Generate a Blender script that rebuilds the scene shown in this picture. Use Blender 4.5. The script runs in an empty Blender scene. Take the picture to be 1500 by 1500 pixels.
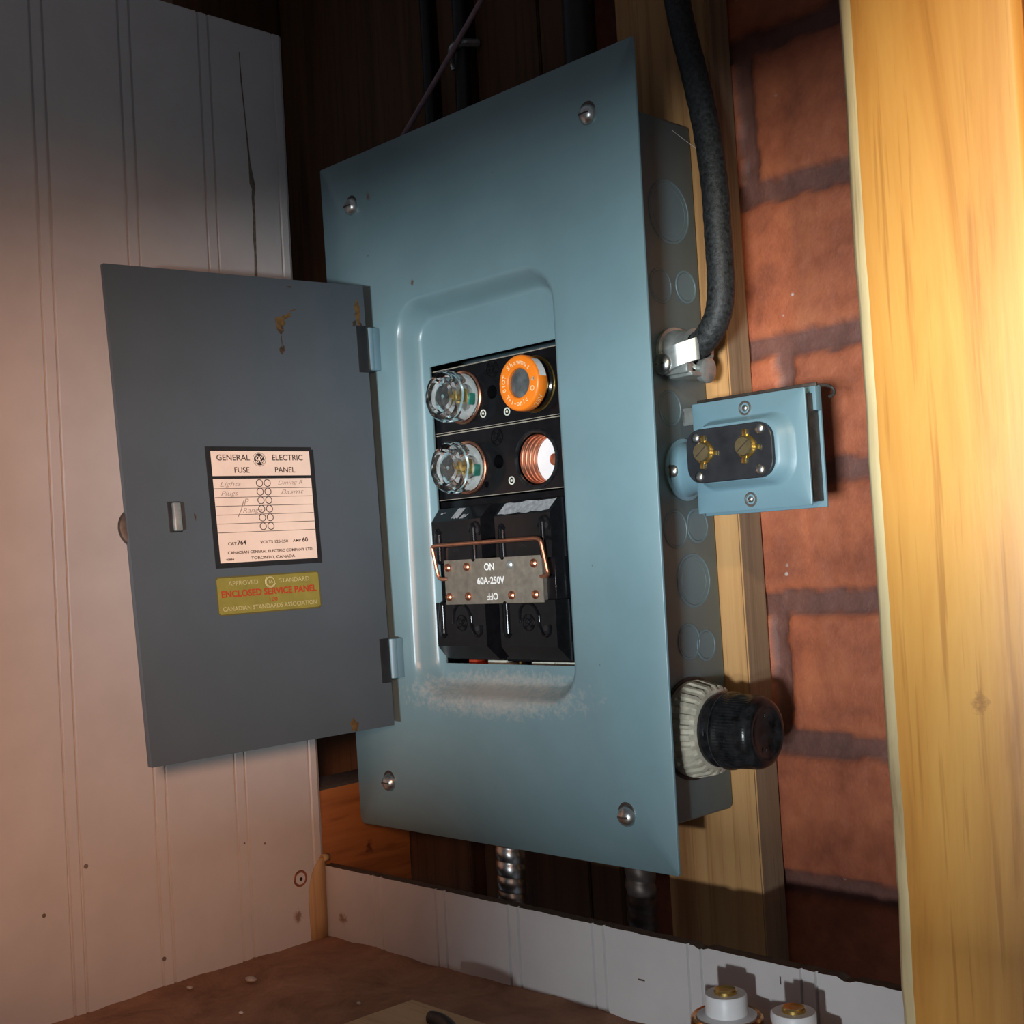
import bpy, bmesh, math, random
from mathutils import Vector, Matrix, noise
random.seed(7)
SC = bpy.context.scene
COL = SC.collection
PI = math.pi

# ------------------------------------------------------------------ camera, world, lights, exposure
cd = bpy.data.cameras.new('camera')
cam = bpy.data.objects.new('camera', cd)
COL.objects.link(cam)
cd.sensor_width = 36.0
cd.lens = 1869.6 / 1500 * 36.0
cd.clip_start = 0.01
RX = Vector((0.71360396, 0.69826094, -0.05661392))
RD = Vector((-0.05984859, -0.01981246, -0.99799862))
RF = Vector((-0.69809901, 0.71553782, 0.02769391))
cm = Matrix.Identity(4)
for i in range(3):
    cm[i][0] = RX[i]; cm[i][1] = -RD[i]; cm[i][2] = -RF[i]
cm[0][3], cm[1][3], cm[2][3] = 0.62607682, -0.49097228, 0.16308763
cam.matrix_world = cm
SC.camera = cam

SC.view_settings.view_transform = 'Standard'
SC.view_settings.look = 'None'
SC.view_settings.gamma = 1.0
SC.view_settings.use_curve_mapping = False
SC.view_settings.exposure = 0.0

w = bpy.data.worlds.new('world'); SC.world = w; w.use_nodes = True
bg = w.node_tree.nodes['Background']
bg.inputs[0].default_value = (0.78, 0.86, 1.0, 1); bg.inputs[1].default_value = 0.125

def aim(o, target):
    d = Vector(target) - o.location
    o.rotation_euler = d.to_track_quat('-Z', 'Y').to_euler()
def area(name, loc, target, sx, sy, power, col):
    l = bpy.data.lights.new(name, 'AREA'); l.shape = 'RECTANGLE'; l.size = sx; l.size_y = sy
    l.energy = power; l.color = col
    o = bpy.data.objects.new(name, l); COL.objects.link(o); o.location = loc; aim(o, target); return o
def spot(name, loc, target, ang, blend, rad, power, col):
    l = bpy.data.lights.new(name, 'SPOT'); l.spot_size = math.radians(ang); l.spot_blend = blend
    l.shadow_soft_size = rad; l.energy = power; l.color = col
    o = bpy.data.objects.new(name, l); COL.objects.link(o); o.location = loc; aim(o, target); return o
area('daylight', (1.50, -2.70, -0.12), (0.15, 0, 0.17), 0.34, 0.31, 122, (0.86, 0.95, 1.0))
spot('warm_fill', (0.80, -0.68, 0.25), (-0.015, -0.165, 0.132), 31, 0.85, 0.05, 20, (1.0, 0.51, 0.31))  # added fill for the left wall's warm glow, in place of bounced light
spot('low_cool_fill', (0.66, -0.80, -0.038), (0.29, -0.015, -0.05), 24, 1.0, 0.014, 11, (0.88, 0.95, 1.0))  # added cool spot that brightens the low strip, no source of its own
spot('sun_patch', (1.0, -0.75, 0.62), (0.475, -0.03, 0.31), 19, 0.9, 0.03, 30, (1.0, 0.80, 0.50))

# ------------------------------------------------------------------ frames (mm authored)
def rodr(rv):
    v = Vector(rv); return Matrix.Rotation(v.length, 3, v.normalized())
C3 = rodr((-0.00518, -0.0081, -0.01561))
C3T = C3.transposed()
MP = C3.to_4x4()
MW = Matrix.Identity(4)
XW, YC, ZB, ZS, ZT = -15.1, -15.6, -68.2, -24.8, 489.5

def dmap(p):      # door coordinates (u from hinge, outward w, height v) -> panel mm
    u, w_, v = p
    z0, z1 = 63.65, 322.39
    t = (v - z0) / (z1 - z0)
    an = 0.02356 + (0.15727 - 0.02356) * t
    hx = 43.33 + 7.36 * (1 - t); yh = -10.1
    q = Vector((hx - u * math.sin(an) + w_ * math.cos(an), yh - u * math.cos(an) - w_ * math.sin(an), v))
    return C3T @ q

# ------------------------------------------------------------------ materials
def newmat(name):
    m = bpy.data.materials.new(name); m.use_nodes = True
    nt = m.node_tree; b = nt.nodes['Principled BSDF']; return m, nt, b
def rgba(c): return (c[0], c[1], c[2], 1)
def N(nt, t, **kw):
    n = nt.nodes.new(t)
    for k, v in kw.items(): setattr(n, k, v)
    return n
def ramp(nt, pts):
    r = N(nt, 'ShaderNodeValToRGB'); e = r.color_ramp.elements
    while len(e) < len(pts): e.new(0.5)
    for i, (p, c) in enumerate(pts): e[i].position = p; e[i].color = rgba(c) if len(c) == 3 else c
    return r
def mixc(nt, fac, a, b):
    n = N(nt, 'ShaderNodeMix', data_type='RGBA')
    L = nt.links
    for s, v in ((0, fac), (6, a), (7, b)):
        if hasattr(v, 'is_linked') : L.new(v, n.inputs[s])
        else: n.inputs[s].default_value = v if s == 0 else rgba(v)
    return n.outputs[2]
def noise_n(nt, scale, detail=4, rough=0.55, vec=None, dist=0):
    n = N(nt, 'ShaderNodeTexNoise'); n.inputs['Scale'].default_value = scale
    n.inputs['Detail'].default_value = detail; n.inputs['Roughness'].default_value = rough
    n.inputs['Distortion'].default_value = dist
    if vec is not None: nt.links.new(vec, n.inputs['Vector'])
    return n.outputs['Fac']
def objco(nt): return N(nt, 'ShaderNodeTexCoord').outputs['Object']
def mapping(nt, vec, scale, rot=(0, 0, 0), loc=(0, 0, 0)):
    m = N(nt, 'ShaderNodeMapping'); m.inputs['Scale'].default_value = scale
    m.inputs['Rotation'].default_value = rot; m.inputs['Location'].default_value = loc
    nt.links.new(vec, m.inputs['Vector']); return m.outputs['Vector']
def bump(nt, b, h, strength, dist=0.001):
    bn = N(nt, 'ShaderNodeBump'); bn.inputs['Strength'].default_value = strength; bn.inputs['Distance'].default_value = dist
    nt.links.new(h, bn.inputs['Height']); nt.links.new(bn.outputs['Normal'], b.inputs['Normal'])
def plain(name, col, rough=0.5, metal=0.0, var=0.15, scale=120, spec=0.5, bmp=0.0, coat=0.0):
    m, nt, b = newmat(name)
    v = objco(nt)
    f = noise_n(nt, scale, 4, 0.6, v)
    r = ramp(nt, [(0.3, [c * (1 - var) for c in col]), (0.7, [min(1, c * (1 + var)) for c in col])])
    nt.links.new(f, r.inputs[0]); nt.links.new(r.outputs[0], b.inputs['Base Color'])
    b.inputs['Roughness'].default_value = rough; b.inputs['Metallic'].default_value = metal
    b.inputs['Specular IOR Level'].default_value = spec; b.inputs['Coat Weight'].default_value = coat
    if bmp: bump(nt, b, f, bmp, 0.0004)
    return m
def stains(nt, v, base, spots):
    """wear marks with a place and shape of their own: (centre mm, radii mm, colour, threshold)"""
    out = base
    for (c, r, col, th) in spots:
        mp = N(nt, 'ShaderNodeVectorMath', operation='SUBTRACT'); mp.inputs[1].default_value = [x * .001 for x in c]
        nt.links.new(v, mp.inputs[0])
        dv = N(nt, 'ShaderNodeVectorMath', operation='DIVIDE'); dv.inputs[1].default_value = [x * .001 for x in r]
        nt.links.new(mp.outputs[0], dv.inputs[0])
        ln = N(nt, 'ShaderNodeVectorMath', operation='LENGTH'); nt.links.new(dv.outputs[0], ln.inputs[0])
        nz = noise_n(nt, 350, 5, 0.65, v)
        ad = N(nt, 'ShaderNodeMath', operation='MULTIPLY_ADD'); ad.inputs[1].default_value = 1.6; nt.links.new(nz, ad.inputs[0]); nt.links.new(ln.outputs['Value'], ad.inputs[2])
        rp = ramp(nt, [(th, (1, 1, 1)), (min(1, th + (.42 if r[0] > 50 else .22)), (0, 0, 0))])
        sc = N(nt, 'ShaderNodeMath', operation='MULTIPLY'); sc.inputs[1].default_value = 0.5; nt.links.new(ad.outputs[0], sc.inputs[0])
        nt.links.new(sc.outputs[0], rp.inputs[0])
        out = mixc(nt, rp.outputs[0], out, col)
    return out
def paint(name, col, rough, spots=(), spec=0.5, org=(0, 0, 0), coat=0.0):
    m, nt, b = newmat(name); v = objco(nt)
    f = noise_n(nt, 30, 5, 0.6, v)
    r = ramp(nt, [(0.3, [c * .95 for c in col]), (0.7, [c * 1.05 for c in col])]); nt.links.new(f, r.inputs[0])
    out = stains(nt, v, r.outputs[0], [([p - q_ for p, q_ in zip(c, org)], rr, cc, th) for c, rr, cc, th in spots])
    nt.links.new(out, b.inputs['Base Color']); b.inputs['Roughness'].default_value = rough; b.inputs['Coat Weight'].default_value = coat; b.inputs['Coat Roughness'].default_value = .12
    b.inputs['Specular IOR Level'].default_value = spec
    bump(nt, b, noise_n(nt, 900, 2, 0.5, v), 0.06, 0.0003)
    return m
def wood(name, c1, c2, c3, scale=(55, 55, 3.2), rough=0.6, knots=(), bmp=0.25):
    m, nt, b = newmat(name); v = objco(nt)
    mv = mapping(nt, v, scale)
    g = noise_n(nt, 1.0, 6, 0.62, mv, 0.6)
    mv2 = mapping(nt, v, (scale[0] * 5, scale[1] * 5, scale[2] * 2.2))
    g2 = noise_n(nt, 1.0, 3, 0.6, mv2)
    r = ramp(nt, [(0.30, c3), (0.44, c2), (0.60, c1), (0.78, c2)]); nt.links.new(g, r.inputs[0])
    r2 = ramp(nt, [(0.32, (1, 1, 1)), (0.42, (0, 0, 0))]); nt.links.new(g2, r2.inputs[0])
    mm = N(nt, 'ShaderNodeMath', operation='MULTIPLY'); mm.inputs[1].default_value = 0.55; nt.links.new(r2.outputs[0], mm.inputs[0])
    out = mixc(nt, mm.outputs[0], r.outputs[0], c3)
    out = stains(nt, v, out, knots)
    nt.links.new(out, b.inputs['Base Color']); b.inputs['Roughness'].default_value = rough
    bump(nt, b, g2, bmp, 0.0006)
    return m
BLUE = (0.17, 0.268, 0.292)
M = {}
M['cover'] = paint('blue_grey_paint', BLUE, 0.31, spots=[
    ((43, 0, 378), (3.5, 3, 6), (.16, .10, .05), .46), ((79, 0, 319), (2.6, 3, 4.5), (.12, .07, .03), .46),
    ((40, 0, 343), (1.2, 3, 1.2), (.05, .04, .03), .46), ((150, 0, 365), (1.0, 3, 1.0), (.04, .04, .03), .46),
    ((126, 8, 82), (76, 24, 13), (.46, .42, .37), .50), ((205, 0, 150), (.9, 3, 1.6), (.05, .05, .04), .46), ((206, 0, 100), (.9, 3, .9), (.05, .05, .04), .46)], org=(125, 73, 18))
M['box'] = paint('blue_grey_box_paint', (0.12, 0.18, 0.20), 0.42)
M['plate'] = paint('blue_plate_paint', (0.145, 0.25, 0.30), 0.42)
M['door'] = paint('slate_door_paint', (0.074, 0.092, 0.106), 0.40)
M['steel'] = plain('zinc_steel', (0.62, 0.62, 0.60), 0.32, 1.0, .12, 300)
M['dull'] = plain('dull_galvanised', (0.52, 0.55, 0.53), 0.36, 0.75, .2, 200)
M['dark_metal'] = plain('tarnished_metal', (0.10, 0.08, 0.07), 0.5, 0.7, .3, 200)
M['bakelite'] = plain('black_bakelite', (0.006, 0.006, 0.007), 0.16, 0, .3, 150, .22)
M['bake_dusty'] = plain('dusty_bakelite', (0.012, 0.012, 0.013), 0.24, 0, .8, 180, .45)
M['fibre'] = plain('black_fibre', (0.02, 0.022, 0.026), 0.4, 0, .35, 90)
M['edge'] = plain('worn_edge', (0.28, 0.25, 0.2), 0.5, 0, .3, 300)
M['dust'] = plain('grey_dust', (0.30, 0.31, 0.32), 0.9, 0, .35, 420)
M['copper'] = plain('copper', (0.80, 0.36, 0.22), 0.3, 1.0, .12, 200)
M['copper_dull'] = plain('dull_copper', (0.50, 0.22, 0.13), 0.38, 0.9, .2, 200)
M['brass'] = plain('brass', (0.72, 0.50, 0.16), 0.3, 1.0, .12, 200)
M['brass_dark'] = plain('tarnished_brass', (0.32, 0.26, 0.14), 0.42, 0.85, .2, 300)
M['nameplate'] = plain('grey_brown_plate', (0.22, 0.19, 0.15), 0.5, 0.25, .22, 220)
M['white_ink'] = plain('white_ink', (0.85, 0.84, 0.80), 0.6, 0, .1, 600)
M['orange'] = plain('orange_plastic', (0.95, 0.22, 0.012), 0.38, 0, .08, 120)
M['pale_orange'] = plain('pale_orange_ink', (1.0, 0.62, 0.34), 0.5, 0, .1, 300)
M['white'] = plain('white_ceramic', (0.80, 0.80, 0.80), 0.4, 0, .05, 100)
M['cream'] = plain('cream_terminal', (0.62, 0.62, 0.52), 0.5, 0, .2, 300)
M['smoke'] = plain('smoky_window', (0.09, 0.10, 0.10), 0.06, 0, .4, 140, .6)
M['porcelain'] = plain('dusty_porcelain', (0.44, 0.40, 0.31), 0.55, 0, .3, 140, .5, .2)
M['cable'] = plain('black_loom', (0.022, 0.024, 0.025), 0.55, 0, .9, 500, .5, .9)
M['rubber'] = plain('black_rubber', (0.012, 0.012, 0.012), 0.45, 0, .3, 200)
M['lilac'] = plain('lilac_wire', (0.30, 0.20, 0.23), 0.5, 0, .2, 200)
M['paper'] = plain('aged_paper', (0.80, 0.62, 0.50), 0.75, 0, .06, 60)
M['ink'] = plain('black_ink', (0.035, 0.025, 0.022), 0.6, 0, .1, 300)
M['blackline'] = plain('black_border', (0.014, 0.014, 0.016), 0.45, 0, .2, 200)
M['pencil'] = plain('pencil', (0.27, 0.2, 0.17), 0.8, 0, .2, 300)
M['olive'] = plain('olive_gold', (0.27, 0.23, 0.045), 0.45, 0.1, .12, 120)
M['olive_edge'] = plain('olive_edge', (0.12, 0.10, 0.03), 0.5, 0.1, .12, 120)
M['gold_ink'] = plain('gold_ink', (0.50, 0.43, 0.20), 0.5, 0, .1, 300)
M['red_ink'] = plain('red_ink', (0.42, 0.045, 0.015), 0.5, 0, .1, 300)
M['rust'] = plain('rust', (0.11, 0.06, 0.016), 0.9, 0, .5, 400)
M['rust_dark'] = plain('dark_rust', (0.045, 0.026, 0.014), 0.9, 0, .5, 400)
M['wallpaint'] = paint('white_beadboard_paint', (0.58, 0.555, 0.545), 0.5, spots=[
    ((XW, -37, -51), (4, 6, 6.5), (.28, .19, .14), .50), ((XW - 180, YC, -55), (9, 6, 7), (.30, .2, .14), .46)], spec=.4, org=(XW, YC, ZB))
M['hardboard'] = plain('raw_hardboard', (0.09, 0.055, 0.035), 0.85, 0, .3, 300)
M['crack'] = plain('dirty_crack', (0.16, 0.13, 0.10), 0.9, 0, .4, 400)
M['post'] = wood('yellow_pine', (0.74, 0.37, 0.085), (0.64, 0.29, 0.058), (0.38, 0.14, 0.022), (42, 42, 3.0), 0.5, knots=[
    ((415, -30, 95), (9, 12, 10), (.40, .17, .04), .42)])
M['sapwood'] = wood('pale_sapwood', (0.80, 0.66, 0.36), (0.66, 0.52, 0.28), (0.30, 0.2, 0.1), (40, 40, 4), 0.65)
M['batten'] = wood('fir_batten', (0.60, 0.33, 0.13), (0.52, 0.27, 0.10), (0.30, 0.13, 0.04), (70, 70, 2.5), 0.65)
M['batten_side'] = wood('grey_batten_side', (0.30, 0.20, 0.12), (0.24, 0.155, 0.09), (0.13, 0.08, 0.045), (90, 90, 2.5), 0.75)
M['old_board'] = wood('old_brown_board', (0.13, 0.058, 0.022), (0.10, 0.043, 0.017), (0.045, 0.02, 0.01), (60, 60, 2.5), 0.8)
M['timber'] = wood('orange_timber', (0.36, 0.135, 0.036), (0.31, 0.108, 0.027), (0.16, 0.05, 0.014), (60, 4, 60), 0.6, knots=[
    ((-18, 22, -22), (6, 6, 9), (.10, .025, .008), .46)])
M['dustytop'] = plain('dusty_timber_top', (0.11, 0.085, 0.07), 0.95, 0, .35, 250)
M['offcut'] = wood('tan_offcut', (0.66, 0.44, 0.25), (0.58, 0.38, 0.21), (0.42, 0.25, 0.12), (5, 60, 60), 0.8)
M['tape'] = wood('yellowed_tape', (0.50, 0.33, 0.16), (0.44, 0.28, 0.13), (0.30, 0.17, 0.07), (160, 160, 4), 0.7)
M['grit'] = plain('pale_grit', (0.5, 0.42, 0.36), 0.9, 0, .3, 300)
def dirt_floor():
    m, nt, b = newmat('dusty_brown_ledge'); v = objco(nt)
    f = noise_n(nt, 28, 8, 0.68, v, 0.5); f2 = noise_n(nt, 260, 4, 0.7, v)
    r = ramp(nt, [(0.3, (.20, .092, .05)), (0.5, (.35, .175, .10)), (0.72, (.46, .25, .15))]); nt.links.new(f, r.inputs[0])
    r2 = ramp(nt, [(0.40, (0, 0, 0)), (0.72, (1, 1, 1))]); nt.links.new(f2, r2.inputs[0])
    mm = N(nt, 'ShaderNodeMath', operation='MULTIPLY'); mm.inputs[1].default_value = .25; nt.links.new(r2.outputs[0], mm.inputs[0])
    out = mixc(nt, mm.outputs[0], r.outputs[0], (.24, .125, .07))
    nt.links.new(out, b.inputs['Base Color']); b.inputs['Roughness'].default_value = .9
    bump(nt, b, f, .8, .004); return m
M['ledge'] = dirt_floor()
def brickmat():
    m, nt, b = newmat('red_washed_brick'); v = objco(nt)
    a = N(nt, 'ShaderNodeAttribute'); a.attribute_name = 'brick'
    f = noise_n(nt, 32, 6, 0.65, v); f2 = noise_n(nt, 400, 3, 0.6, v)
    r = ramp(nt, [(0.28, (.22, .06, .03)), (0.5, (.39, .11, .05)), (0.72, (.51, .16, .068))]); nt.links.new(f, r.inputs[0])
    r2 = ramp(nt, [(0.3, (.105, .046, .036)), (0.7, (.215, .088, .066))]); nt.links.new(f, r2.inputs[0])
    out = mixc(nt, a.outputs['Fac'], r2.outputs[0], r.outputs[0])
    vo = N(nt, 'ShaderNodeTexVoronoi'); vo.inputs['Scale'].default_value = 58; nt.links.new(v, vo.inputs['Vector'])
    r3 = ramp(nt, [(0.045, (1, 1, 1)), (0.075, (0, 0, 0))]); nt.links.new(vo.outputs['Distance'], r3.inputs[0])
    ng = noise_n(nt, 22, 2, 0.5, v); r4 = ramp(nt, [(0.50, (0, 0, 0)), (0.56, (1, 1, 1))]); nt.links.new(ng, r4.inputs[0])
    mm = N(nt, 'ShaderNodeMath', operation='MULTIPLY'); nt.links.new(r3.outputs[0], mm.inputs[0]); nt.links.new(r4.outputs[0], mm.inputs[1])
    out = mixc(nt, mm.outputs[0], out, (.62, .55, .50))
    nt.links.new(out, b.inputs['Base Color']); b.inputs['Roughness'].default_value = .62
    bump(nt, b, f2, .5, .0008); return m
M['brick'] = brickmat()
def glassmat():
    m, nt, b = newmat('clear_glass')
    b.inputs['Base Color'].default_value = (.95, .98, .97, 1); b.inputs['Roughness'].default_value = .02
    b.inputs['Transmission Weight'].default_value = 1.0; b.inputs['IOR'].default_value = 1.48
    f = noise_n(nt, 160, 2, .5, objco(nt)); bump(nt, b, f, .35, .001)
    return m
M['glass'] = glassmat()

# ------------------------------------------------------------------ mesh builder
ax = {'x': Vector((1, 0, 0)), 'y': Vector((0, 1, 0)), 'z': Vector((0, 0, 1))}
def basis(a):
    a = Vector(a).normalized()
    up = Vector((0, 0, 1)) if abs(a.z) < .9 else Vector((1, 0, 0))
    e1 = up.cross(a).normalized(); e2 = a.cross(e1).normalized()
    return e1, e2, a
class MB:
    def __init__(s): s.v = []; s.f = []; s.m = []; s.cur = 0
    def add(s, vs, fs):
        o = len(s.v); s.v += [Vector(p) for p in vs]; s.f += [[i + o for i in f] for f in fs]; s.m += [s.cur] * len(fs); return s
    def mat(s, i): s.cur = i; return s
    def frombm(s, bm):
        bm.verts.index_update(); s.add([v.co.copy() for v in bm.verts], [[v.index for v in f.verts] for f in bm.faces]); bm.free(); return s
    def box(s, x0, x1, y0, y1, z0, z1, bev=0, seg=2):
        bm = bmesh.new(); bmesh.ops.create_cube(bm, size=1)
        for v in bm.verts: v.co = Vector(((x0 + x1) / 2 + v.co.x * (x1 - x0), (y0 + y1) / 2 + v.co.y * (y1 - y0), (z0 + z1) / 2 + v.co.z * (z1 - z0)))
        if bev: bmesh.ops.bevel(bm, geom=bm.edges[:], offset=bev, segments=seg, affect='EDGES', profile=.5)
        return s.frombm(bm)
    def hexa(s, c, bev=0, seg=2):     # 8 corners: bottom ring then top ring
        bm = bmesh.new(); vs = [bm.verts.new(p) for p in c]
        for f in ((0, 1, 2, 3), (4, 5, 6, 7), (0, 1, 5, 4), (1, 2, 6, 5), (2, 3, 7, 6), (3, 0, 4, 7)): bm.faces.new([vs[i] for i in f])
        bmesh.ops.recalc_face_normals(bm, faces=bm.faces[:])
        if bev: bmesh.ops.bevel(bm, geom=bm.edges[:], offset=bev, segments=seg, affect='EDGES', profile=.5)
        return s.frombm(bm)
    def lathe(s, prof, o, a, seg=32, fn=None, closed=False):
        e1, e2, a = basis(a); o = Vector(o); vs = []; n = len(prof)
        for k, (r, h) in enumerate(prof):
            for j in range(seg):
                t = 2 * PI * j / seg; rr = r if fn is None else fn(k, t, r)
                vs.append(o + a * h + e1 * (rr * math.cos(t)) + e2 * (rr * math.sin(t)))
        fs = []
        for k in range(n - 1 + (1 if closed else 0)):
            k2 = (k + 1) % n
            for j in range(seg): fs.append((k * seg + j, k * seg + (j + 1) % seg, k2 * seg + (j + 1) % seg, k2 * seg + j))
        if not closed:
            if prof[0][0] > 1e-6: fs.append(tuple(range(seg)))
            if prof[-1][0] > 1e-6: fs.append(tuple(range((n - 1) * seg, n * seg)))
        return s.add(vs, fs)
    def cyl(s, o, a, r, h, seg=24, bev=0):
        p = [(r, 0), (r, h)] if not bev else [(r - bev, 0), (r, bev), (r, h - bev), (r - bev, h)]
        return s.lathe(p, o, a, seg)
    def ring(s, o, a, R, r, seg=40, m=8, fl=1.0):
        prof = [(R + r * math.cos(2 * PI * k / m), fl * r * math.sin(2 * PI * k / m)) for k in range(m)]
        return s.lathe(prof, o, a, seg, closed=True)
    def dome(s, o, a, r, h, seg=20, base=0.0):
        pr = [(r, -base)] if base else []
        pr += [(r * math.cos(t * PI / 2 / 6), h * math.sin(t * PI / 2 / 6)) for t in range(6)] + [(0.0001, h)]
        return s.lathe(pr, o, a, seg)
    def tube(s, pts, r, seg=12, close=False):
        P = [Vector(p) for p in pts]; n = len(P); vs = []; prev = None
        for i in range(n):
            t = ((P[(i + 1) % n] - P[i - 1]) if close or 0 < i < n - 1 else (P[1] - P[0] if i == 0 else P[-1] - P[-2])).normalized()
            if prev is None: e1, e2, _ = basis(t)
            else:
                e1 = (prev - t * prev.dot(t)).normalized(); e2 = t.cross(e1)
            prev = e1; rr = r[i] if isinstance(r, (list, tuple)) else r
            for j in range(seg):
                q = 2 * PI * j / seg; vs.append(P[i] + e1 * (rr * math.cos(q)) + e2 * (rr * math.sin(q)))
        fs = []
        for i in range(n if close else n - 1):
            i2 = (i + 1) % n
            for j in range(seg): fs.append((i * seg + j, i * seg + (j + 1) % seg, i2 * seg + (j + 1) % seg, i2 * seg + j))
        if not close: fs += [tuple(range(seg)), tuple(range((n - 1) * seg, n * seg))]
        return s.add(vs, fs)
    def prism(s, poly, fn, d0, d1):   # poly 2D, fn(a,b,d)->3D
        n = len(poly)
        vs = [fn(a, b, d0) for a, b in poly] + [fn(a, b, d1) for a, b in poly]
        fs = [tuple(range(n)), tuple(range(n, 2 * n))] + [(i, (i + 1) % n, n + (i + 1) % n, n + i) for i in range(n)]
        return s.add(vs, fs)
    def loops(s, L, cap0=False, cap1=False):
        n = len(L[0]); vs = [p for l in L for p in l]; fs = []
        for k in range(len(L) - 1):
            for j in range(n): fs.append((k * n + j, k * n + (j + 1) % n, (k + 1) * n + (j + 1) % n, (k + 1) * n + j))
        if cap0: fs.append(tuple(range(n)))
        if cap1: fs.append(tuple(range((len(L) - 1) * n, len(L) * n)))
        return s.add(vs, fs)
    def sheet(s, fn, a0, a1, b0, b1, step=4.0):
        na = max(1, int(abs(a1 - a0) / step)); nb = max(1, int(abs(b1 - b0) / step))
        vs = [fn(a0 + (a1 - a0) * i / na, b0 + (b1 - b0) * j / nb) for j in range(nb + 1) for i in range(na + 1)]
        return s.add(vs, [(j * (na + 1) + i, j * (na + 1) + i + 1, (j + 1) * (na + 1) + i + 1, (j + 1) * (na + 1) + i) for j in range(nb) for i in range(na)])
    def text(s, body, fn, size, pos=(0, 0), rot=0, sx=1.0, shear=0.0, bold=0.0):   # fn(a,b)->3D, centred at pos
        vs, fs = glyphs(body, shear, bold)
        c, sn = math.cos(rot), math.sin(rot); out = []
        for x, y in vs:
            x *= size * sx; y *= size
            out.append(fn(pos[0] + x * c - y * sn, pos[1] + x * sn + y * c))
        return s.add(out, fs)
    def arctext(s, body, fn, size, R, a0, a1, inward=False, sx=1.0):
        n = len(body)
        for i, ch in enumerate(body):
            if ch == ' ': continue
            a = a0 + (a1 - a0) * (i / (n - 1) if n > 1 else 0)
            s.text(ch, fn, size, (R * math.cos(a), R * math.sin(a)), a + (PI / 2 if inward else -PI / 2), sx, bold=.02)
        return s
    def build(s, name, mats, root=None, parent=None, xf=None, label=None, smooth=35, frame=None, loc=None):
        """root: dict from thing(); or frame/loc for a thing that is one mesh"""
        if root: frame, loc = root['frame'], root['loc']
        L = Vector(loc)
        vs = [((xf(p) if xf else p) - L) * .001 for p in s.v]
        me = bpy.data.meshes.new(name)
        bm = bmesh.new(); bv = [bm.verts.new(v) for v in vs]
        for f, mi in zip(s.f, s.m):
            try:
                fc = bm.faces.new([bv[i] for i in f]); fc.material_index = mi
            except ValueError: pass
        bmesh.ops.remove_doubles(bm, verts=bm.verts[:], dist=1e-7)
        bmesh.ops.recalc_face_normals(bm, faces=bm.faces[:])
        bm.to_mesh(me); bm.free()
        for m_ in (mats if isinstance(mats, (list, tuple)) else [mats]): me.materials.append(M[m_])
        if smooth:
            for p in me.polygons: p.use_smooth = True
            me.set_sharp_from_angle(angle=math.radians(smooth))
        o = bpy.data.objects.new(name, me); COL.objects.link(o)
        if root:
            o.parent = parent if parent else root['o']
        else:
            o.matrix_world = frame @ Matrix.Translation(L * .001)
        if label: o['label'] = label
        return o
_gc = {}
def glyphs(body, shear=0, bold=0):
    k = (body, shear, bold)
    if k not in _gc:
        cu = bpy.data.curves.new('t', 'FONT'); cu.body = body; cu.size = 1.0; cu.align_x = 'CENTER'; cu.align_y = 'CENTER'
        cu.resolution_u = 3; cu.shear = shear; cu.offset = bold
        o = bpy.data.objects.new('t', cu); me = o.to_mesh()
        _gc[k] = ([(v.co.x, v.co.y) for v in me.vertices], [tuple(p.vertices) for p in me.polygons])
        o.to_mesh_clear(); bpy.data.objects.remove(o); bpy.data.curves.remove(cu)
    return _gc[k]
def thing(name, label, cat, loc, frame=MP, group=None):
    o = bpy.data.objects.new(name, None); COL.objects.link(o); o.empty_display_size = .02
    o.matrix_world = frame @ Matrix.Translation(Vector(loc) * .001)
    o['label'] = label; o['category'] = cat
    if group: o['group'] = group
    return dict(o=o, frame=frame, loc=Vector(loc))
def tag(o, label, cat, group=None):
    o['label'] = label; o['category'] = cat
    if group: o['group'] = group
    return o
def struct(o): o['kind'] = 'structure'; return o
def rrect(x0, x1, z0, z1, r, y, n=8):
    P = []
    for cx, cz, a0 in ((x1 - r, z1 - r, 0), (x0 + r, z1 - r, 90), (x0 + r, z0 + r, 180), (x1 - r, z0 + r, 270)):
        for k in range(n + 1):
            a = math.radians(a0 + 90 * k / n); P.append(Vector((cx + r * math.cos(a), y, cz + r * math.sin(a))))
    return P
def smoothpath(pts, sub=8):
    P = [Vector(p) for p in pts]; out = []
    for i in range(len(P) - 1):
        p0 = P[max(0, i - 1)]; p1 = P[i]; p2 = P[i + 1]; p3 = P[min(len(P) - 1, i + 2)]
        for k in range(sub):
            t = k / sub
            out.append(.5 * ((2 * p1) + (p2 - p0) * t + (2 * p0 - 5 * p1 + 4 * p2 - p3) * t * t + (3 * p1 - p0 - 3 * p2 + p3) * t ** 3))
    out.append(P[-1]); return out
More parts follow.
